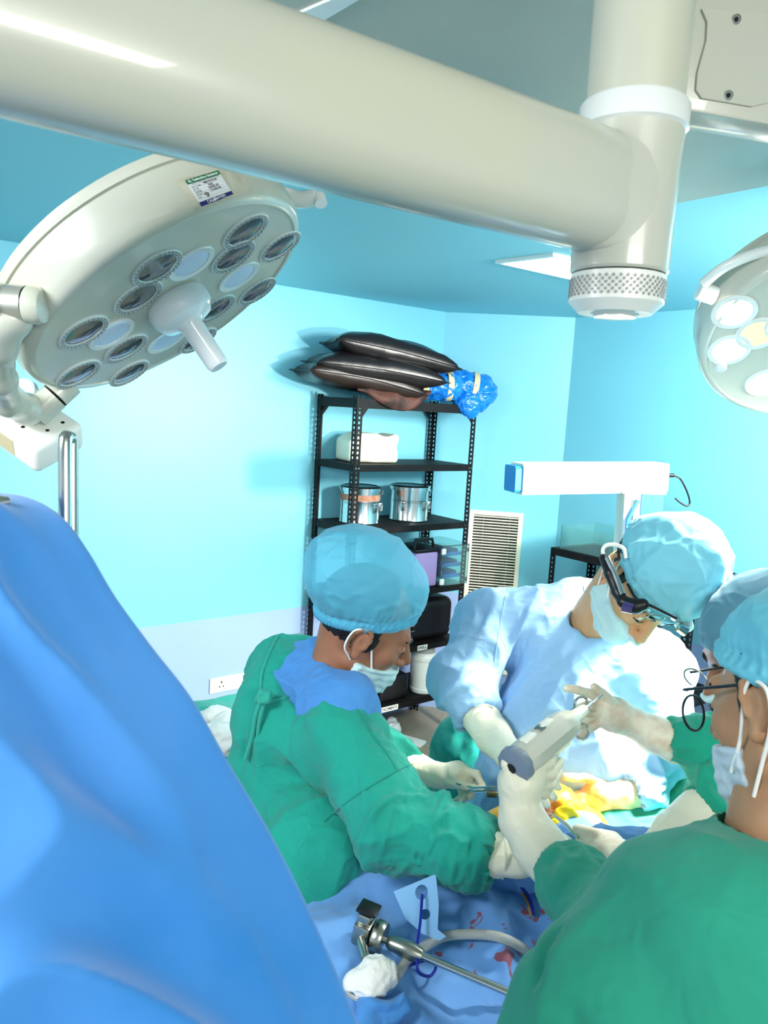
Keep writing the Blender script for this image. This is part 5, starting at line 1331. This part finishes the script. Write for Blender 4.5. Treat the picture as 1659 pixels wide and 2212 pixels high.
TF = frame(Vector((TC.x, TC.y, 0)), tx, z=(0, 0, 1))
MB(TF).box((0, 0, 0.90), (1.9, 0.50, 0.06), bevel=0.02, seg=3).build('table_top', M_BLACK, tb)
MB(TF).box((0, 0, 0.46), (0.32, 0.26, 0.84), bevel=0.02).build('pedestal', M_STEEL, tb)
MB(TF).box((0, 0, 0.04), (1.1, 0.46, 0.08), bevel=0.02).build('base', M_STEEL, tb)
# drape as a cloth over the table with hump, folds and hanging sides
nx, ny = 300, 190
X, Y = np.meshgrid(np.linspace(-1.0, 1.0, nx), np.linspace(-0.55, 0.55, ny))
def sm(a, b, x): t = np.clip((x-a)/(b-a), 0, 1); return t*t*(3-2*t)
def drape_z(X, Y):
    Q = np.stack([X.ravel(), Y.ravel(), np.zeros(X.size)], 1)
    hump = 0.055*np.exp(-((X+0.05)/0.28)**2-((Y-0.02)/0.14)**2)
    w = wrinkle(Q, 4.5, 3).reshape(X.shape)*0.020 - np.abs(vnoise(Q*9+2, 44).reshape(X.shape))*0.018 + wrinkle(Q, 15, 6).reshape(X.shape)*0.004 + wrinkle(Q, 34, 9).reshape(X.shape)*0.0016
    return 0.99 + hump + w
Z = drape_z(X, Y)
ed = sm(0.26, 0.36, np.abs(Y)); Z = Z*(1-ed) + (Z-0.55)*ed
YY = np.where(np.abs(Y) > 0.31, np.sign(Y)*(0.31+(np.abs(Y)-0.31)*0.25), Y) + 0.02*np.sin(X*16+1.3*np.sin(X*5))*ed
Vd = np.stack([X.ravel(), YY.ravel(), Z.ravel()], 1); TM = np.array(TF); Vd = Vd@TM[:3, :3].T+TM[:3, 3]
ii = np.arange(nx*ny).reshape(ny, nx); Fd = np.stack([ii[:-1, :-1].ravel(), ii[:-1, 1:].ravel(), ii[1:, 1:].ravel(), ii[1:, :-1].ravel()], 1)
# folds placed where the photograph shows them
Nn = vnormals(Vd, Fd)
for f_ in (fold(Pz(950, 1900, 1.04), Pz(870, 2010, 1.02), .014, .020), fold(Pz(1120, 1880, 1.03), Pz(1095, 2010, 1.03), .010, .014), fold(Pz(830, 1870, 1.04), Pz(760, 2010, 1.02), .018, .016),
           fold(Pz(1000, 1970, 1.03), Pz(960, 2000, 1.03), .008, .018), fold(Pz(800, 2150, 1.0), Pz(900, 2100, 1.0), .012, .016), fold(Pz(860, 2170, 1.0), Pz(980, 2212, 1.0), .014, .020), fold(Pz(1090, 2030, 1.02), Pz(1090, 2110, 1.02), .012, .012)):
    Vd = Vd + np.array([0, 0, 1.0])*f_(Vd, Nn)[:, None]
dro = mesh_obj('table_drape', Vd, Fd, M_DRAPE); tag(dro, 'wrinkled mid-blue drape with small red stains spread over the operating table', 'drape')
DB = BVHTree.FromPolygons([v.co.copy() for v in dro.data.vertices], [list(p.vertices) for p in dro.data.polygons])
def TD(px, py, up=0.0):
    """point on the drape seen at a pixel"""
    dd = (P(px, py, 1.0)-CPOS).normalized(); h, n, _, _ = DB.ray_cast(CPOS, dd)
    if h is None: h = Pz(px, py, 1.02)
    return h + dd*(up/dd.z)

# steel clamp and rod of a table holder
hl = empty('instrument_holder', TD(880, 2060, 0.02), 'steel rod with a jointed clamp head lying across the blue drape', 'holder')
ha, hb_, hc_ = TD(905, 2062, .030), TD(1062, 2128, .022), TD(866, 2040, .034)
MB().tube([ha, hb_, hb_+(hb_-ha)*0.5], .0065, 20).build('rod', M_CHROME, hl)
dd = (ha-hb_).normalized()
MB().tube([ha-dd*.006, ha+dd*.012, ha+dd*.050, ha+dd*.058], [.010, .0155, .0125, .008], 24).build('taper_collar', M_STEEL, hl)
MB().tube([ha+dd*.050, ha+dd*.075], .005, 14).build('neck', M_STEEL, hl)
hf = frame(ha+dd*.080, dd, z=(0, 0, 1))
MB(hf).lathe([(0, -.016), (.027, -.016), (.029, -.012), (.029, .0), (.027, .003), (0, .003)], (0.0, 0, 0), (1, 0, 0), 32).build('clamp_disc', M_STEEL, hl)
MB(hf).box((.022, 0, .0), (.030, .040, .042), bevel=.004).box((.022, 0, .030), (.026, .030, .020), bevel=.005).build('clamp_block', M_STEEL, hl)
MB(hf).box((.020, .0, .046), (.036, .034, .006), bevel=.002).build('clamp_plate', M_BLACK, hl)
lv = hf @ Vector((.024, .012, -.004)); le = TD(790, 2072, .022)
MB().tube([lv, lv.lerp(le, .55), le], [.007, .009, .008], 16).build('lever', M_STEEL, hl)
MB().tube([le, le+Vector((-.004, -.02, -.006))], .0045, 12).build('lever_tip', M_CHROME, hl)

# clear suction tube and blue cord
M_TUBE = mat('clear_tube', (226, 226, 214), rough=.12, trans=.55, ior=1.35)
o = MB().tube(smooth_path([TD(856, 2108, .012), TD(885, 2070, .014), TD(925, 2040, .016), TD(965, 2022, .016), TD(1030, 2018, .014), TD(1090, 2028, .014), TD(1150, 2062, .014), TD(1190, 2090, .016)], 8), .0085, 16).build('suction_tube', M_TUBE)
tag(o, 'clear plastic suction tube curving across the blue table drape', 'tube')
M_CORD = mat('royal_blue_cord', (22, 34, 150), rough=.3)
o = MB().tube(smooth_path([P(912, 1932, 1.372), TD(908, 1990, .045), TD(902, 2035, .035), TD(901, 2078, .03), TD(906, 2102, .016), TD(930, 2108, .012), TD(942, 2085, .012), TD(922, 2074, .018), TD(890, 2084, .012), TD(862, 2096, .010)], 8), .0026, 10).build('cord', M_CORD)
tag(o, 'dark blue looped cord hanging from the holed flap over the steel rod', 'cord')
o = MB().tube(smooth_path([TD(1080, 1904, .012), TD(1110, 1908, .016), TD(1132, 1924, .016), TD(1146, 1948, .012), TD(1152, 1975, .008)], 8), .0034, 10).build('cable', M_CORD)
tag(o, 'short dark blue cable emerging under the green cuff onto the drape', 'cable')
o = MB().tube(smooth_path([TD(1096, 1908, .006), TD(1120, 1920, .010), TD(1138, 1945, .008), TD(1148, 1978, .006)], 6), .0028, 8).build('cord', mat('ochre_cord', (190, 150, 60), rough=.4))
tag(o, 'thin ochre cord beside the dark blue cable', 'cord')
# light blue flap with two round holes
fl = [P(842, 1922, 1.40), P(938, 1886, 1.39), P(946, 1952, 1.36), P(942, 2006, 1.335), P(962, 2022, 1.325), P(944, 2030, 1.32), P(900, 2012, 1.33), P(866, 1980, 1.36)]
def flap_mesh():
    cen = P(912, 1932, 1.385); ex = (P(940, 1932, 1.375)-cen).normalized(); ez = (P(912, 1900, 1.40)-cen); ez = (ez-ex*ez.dot(ex)).normalized(); nn = ex.cross(ez)
    b = bmesh.new()
    def ring(c, r, n, ry=None): return [b.verts.new(c+ex*math.cos(2*math.pi*k/n)*r+ez*math.sin(2*math.pi*k/n)*(ry or r)) for k in range(n)]
    def flat(p): return p - nn*(p-cen).dot(nn)
    out = [b.verts.new(flat(p)) for p in fl]
    e = []
    def loop(v):
        for i in range(len(v)): e.append(b.edges.new((v[i], v[(i+1) % len(v)])))
    loop(out); loop(ring(flat(P(912, 1928, 1.39)), .0125, 20)); loop(ring(flat(P(916, 1974, 1.36)), .0100, 18, .0085))
    bmesh.ops.triangle_fill(b, edges=e, use_beauty=True, use_dissolve=False)
    me = bpy.data.meshes.new('drape_flap'); b.to_mesh(me); b.free(); me.materials.append(mat('pale_blue_flap', (128, 180, 226), rough=.75, bump=(300, .2, .0006)))
    o = bpy.data.objects.new('drape_flap', me); COL.objects.link(o)
    s_ = o.modifiers.new('thickness', 'SOLIDIFY'); s_.thickness = .0012
    return o
tag(flap_mesh(), 'pale blue paper flap with two round holes standing up from the drape', 'flap')
# cotton swabs
M_COT = mat('cotton', (236, 236, 230), rough=.95, bump=(90, .8, .004))
c = TD(815, 2105, .02)
s = SDF().ell(c, (.033, .026, .026), k=.02).ell(c+Vector((-.012, -.022, .0)), (.022, .02, .018), k=.02).ell(TD(768, 2122, .012), (.017, .015, .014), k=.02).cap(TD(775, 2128, .008), TD(800, 2130, .01), .012, .012, .02)
tag(s.build('cotton_swab', .0024, M_COT, None, [crumple(45, .0035, 3), crumple(150, .0009, 5)]), 'fluffy white cotton swab lying on the drape below the steel clamp', 'cotton')
# twisted towel clip at the bottom left
tc_ = empty('towel_clip', TD(775, 2165, .01), 'steel towel clip gathering the blue drape at the bottom', 'clip')
for k in (0, 6): MB().tube([TD(748, 2142+k, .012), TD(790, 2166+k, .012)], .0022, 8).build('shank', M_CHROME, tc_)
s = SDF().chain([TD(790, 2168, .006), TD(806, 2185, .012), TD(800, 2212, .01)], [.008, .02, .012], .01).chain([TD(795, 2170, .006), TD(830, 2190, .01), TD(870, 2170, .012)], [.008, .018, .012], .012).chain([TD(793, 2175, .006), TD(790, 2200, .012), TD(770, 2225, .01)], [.008, .016, .012], .012)
tag(s.build('gathered_drape', .003, M_SCRUB, None, [crumple(26, .006, 8)]), 'bunched knot of darker blue drape around the towel clip', 'drape')

# patient: iodine-painted knee between the hands
pt_ = empty('person', P(1180, 1800, 1.65), 'patient lying on the table, only the orange iodine-painted knee uncovered', 'person')
s = SDF().cap(P(1085, 1800, 1.62), P(1180, 1765, 1.68), .050, .062, k=.03).cap(P(1180, 1765, 1.68), P(1262, 1800, 1.66), .062, .055, k=.03).ell(P(1200, 1745, 1.66), (.05, .05, .045), k=.03)
s.ell(P(1190, 1752, 1.60), (.032, .020, .030), k=.012, op='s')
s.build('body', .0032, mat('iodine_skin', (224, 140, 40), rough=.35, vary=(26, (250, 206, 40), 1.0)), pt_, [crumple(40, .0015, 3)])
s = SDF().ell(P(1190, 1752, 1.635), (.030, .018, .028), k=.01)
s.build('opened_area', .003, mat('wet_tissue', (206, 96, 58), rough=.25, vary=(60, (244, 214, 150), .8)), pt_, [crumple(60, .004, 9)])
s = SDF().ell(P(1222, 1775, 1.60), (.030, .012, .034), k=.01).ell(P(1205, 1790, 1.58), (.02, .010, .02), k=.01)
o = s.build('yellow_gauze', .003, mat('yellow_gauze', (250, 214, 20), rough=.6), None, [crumple(50, .004, 2)])
tag(o, 'bright yellow soaked gauze under the orange gloved fingers', 'gauze')

# green drapes on the patient behind, lit by the lamp
s = SDF().cap(P(1300, 1790, 1.74), P(1420, 1760, 1.80), .07, .10, k=.03).cap(P(1420, 1760, 1.80), P(1560, 1740, 1.84), .10, .11, k=.03).cap(P(1400, 1830, 1.70), P(1520, 1840, 1.70), .09, .10, k=.04)
tag(s.build('green_drape', .006, M_GREEN2, None, [crumple(8, .014, 91), crumple(24, .004, 92)]), 'brightly lit green drape over the patient beyond the orange glove', 'drape')
s = SDF().cap(P(1110, 1872, 1.55), P(1250, 1840, 1.60), .06, .07, k=.03).cap(P(1250, 1860, 1.50), P(1400, 1880, 1.45), .06, .07, k=.04)
tag(s.build('blue_wrap', .005, M_DRAPE, None, [crumple(12, .010, 95), crumple(34, .003, 96)]), 'blue wrap bunched below the knee, red stained', 'drape')

# ---------------------------------------------------------------- trolleys behind
def draped_trolley(cx, cy, d, size, h, label, seed):
    c = P(cx, cy, d); t = empty('draped_trolley', Vector((c.x, c.y, 0)), label, 'trolley')
    f = frame(Vector((c.x, c.y, 0)), U, z=(0, 0, 1)); w_, d_ = size
    m = MB(f); m.box((0, 0, h-.02), (w_-.04, d_-.04, .02)); m.build('tray_top', M_STEEL, t)
    for x in (-1, 1):
        for y in (-1, 1): MB(f).tube([(x*(w_/2-.05), y*(d_/2-.05), .0), (x*(w_/2-.05), y*(d_/2-.05), h-.03)], .012, 10).build('leg', M_STEEL, t)
    n = 60; G = np.linspace(-1, 1, n); A, B_ = np.meshgrid(G, G)
    ex = np.maximum(np.abs(A)-.62, 0); ey = np.maximum(np.abs(B_)-.62, 0); e = np.maximum(ex, ey)
    xx = np.clip(A/.62, -1, 1)*w_/2 + np.sign(A)*ex*.10; yy = np.clip(B_/.62, -1, 1)*d_/2 + np.sign(B_)*ey*.10
    ang = np.arctan2(B_, A); rip = .022*np.sin(ang*22+seed)*np.minimum(e*4, 1)
    xx = xx+np.cos(ang)*rip; yy = yy+np.sin(ang)*rip
    Q = np.stack([xx.ravel(), yy.ravel(), np.zeros(xx.size)], 1)
    zz = h + wrinkle(Q, 7, seed).reshape(xx.shape)*.008*(e <= 0) - e*1.5
    V = np.stack([xx.ravel(), yy.ravel(), zz.ravel()], 1); Mx = np.array(f); V = V@Mx[:3, :3].T+Mx[:3, 3]
    ii = np.arange(n*n).reshape(n, n); F_ = np.stack([ii[:-1, :-1].ravel(), ii[:-1, 1:].ravel(), ii[1:, 1:].ravel(), ii[1:, :-1].ravel()], 1)
    o = mesh_obj('drape', V, F_, M_GREEN, t); return t
draped_trolley(455, 1530, 2.45, (.60, .40), 0.915, 'green draped trolley by the lavender wall behind the man in dark green', 3)
c = Pz(478, 1590, 1.02)
s = SDF()
for k, (px, py, r) in enumerate(((445, 1548, .030), (470, 1540, .045), (492, 1556, .045), (478, 1580, .05), (500, 1595, .04), (460, 1572, .03))): s.ell(Pz(px, py+12, .915+r*.8), (r, r*.85, r*.8), k=.02)
tag(s.build('gauze_pile', .005, M_COT, None, [crumple(22, .009, 5), crumple(60, .002, 6)]), 'pile of white gauze on the green trolley at left', 'gauze')
s = SDF().cap(P(1015, 1625, 2.45), P(1010, 1800, 2.5), .115, .15, k=.04).cap(P(1010, 1800, 2.5), P(1010, 2300, 2.7), .15, .20, k=.04)
tag(s.build('draped_stand', .007, M_GREEN, None, [crumple(7, .012, 31, stretch_along((0, 0, 1), .4)), crumple(20, .004, 32)]), 'green draped stand half hidden behind the surgeon in pale blue', 'stand')

# ---------------------------------------------------------------- big blue drape hung in the left foreground
EDGE = [(-60, 1062), (0, 1064), (55, 1072), (105, 1094), (148, 1130), (195, 1195), (250, 1288), (330, 1398), (415, 1508), (498, 1652), (580, 1790), (655, 1935), (722, 2085), (782, 2225), (840, 2370)]
ep = smooth_path([Vector((a, b, 0)) for a, b in EDGE], 8); ne = len(ep)
M_SCREEN = mat('anaesthesia_drape', (26, 122, 198), rough=.78, sheen=.3, bump=(420, .25, .0008), vary=(2.5, (76, 146, 220), .8))  # paler noise patches paint light on the folds; the cloth is plain blue
nw = 70; V = []
for i, e in enumerate(ep):
    s_ = i/(ne-1); d0_ = .80-.16*s_
    for j in range(nw+1):
        t = j/nw                     # 0 .. 1 : from behind the ridge, over it, to the far left
        a = (t-.22)                  # ridge at .22
        if a < 0: px = e.x + a*260 - 5000*a*a*0.0; dep = d0_ + 0.35*(-a)**1.0 + .0; px = e.x + a*900*(0.5+s_*.3)*0.35
        else:
            px = e.x - 1250*a*(0.12+0.88*min(1, s_*1.5+.15)); dep = d0_ - .17*math.sin(min(1, a*1.6)*math.pi/2)*(0.4+.6*s_) + .0
        py = e.y + (abs(a)**1.2)*60*(1-s_)
        if a < 0: py += 40*a*a
        p = P(px, py, dep); V.append(p)
V = np.array([tuple(v) for v in V]); ii = np.arange(ne*(nw+1)).reshape(ne, nw+1)
Fs = np.stack([ii[:-1, :-1].ravel(), ii[:-1, 1:].ravel(), ii[1:, 1:].ravel(), ii[1:, :-1].ravel()], 1)
nn = vnormals(V, Fs); tt = np.tile(np.arange(nw+1)/nw, ne); ridge = np.clip(np.abs(tt-.22)*4, 0, 1)
V = V + nn*((wrinkle(V, 13.0, 5, stretch_along(Vc(.45, -.9, 0), .35))*.020*np.clip((tt-.26)*5, 0, 1) + wrinkle(V, 8, 7, stretch_along(Vc(.45, -.9, 0), .5))*.004)*ridge)[:, None]
so_ = mesh_obj('screen_drape', V, Fs, M_SCREEN); sm_ = so_.modifiers.new('thickness', 'SOLIDIFY'); sm_.thickness = .0012
tag(so_, 'large blue drape hung up as a screen across the left foreground', 'drape')
ivp = empty('drape_pole', P(148, 1040, .80), 'upright steel hook bar standing up behind the top of the blue screen drape', 'pole')
MB().tube(smooth_path(PP((140, 1400, .86), (141, 1100, .86), (141, 960, .86), (146, 946, .865), (154, 948, .87)), 6), .0075, 20).build('front_bar', M_CHROME, ivp)
MB().tube(PP((157, 950, .885), (157, 1110, .885), (157, 1400, .885)), .0065, 20).build('rear_bar', M_STEEL, ivp)
cl = empty('drape_clip', P(5, 1085, .74), 'blurred steel clip end on top of the blue screen drape at the left edge', 'clip')
MB().tube(PP((-60, 1088, .73), (0, 1085, .735), (20, 1082, .74)), [.007, .007, .004], 16).build('jaw', M_CHROME, cl)
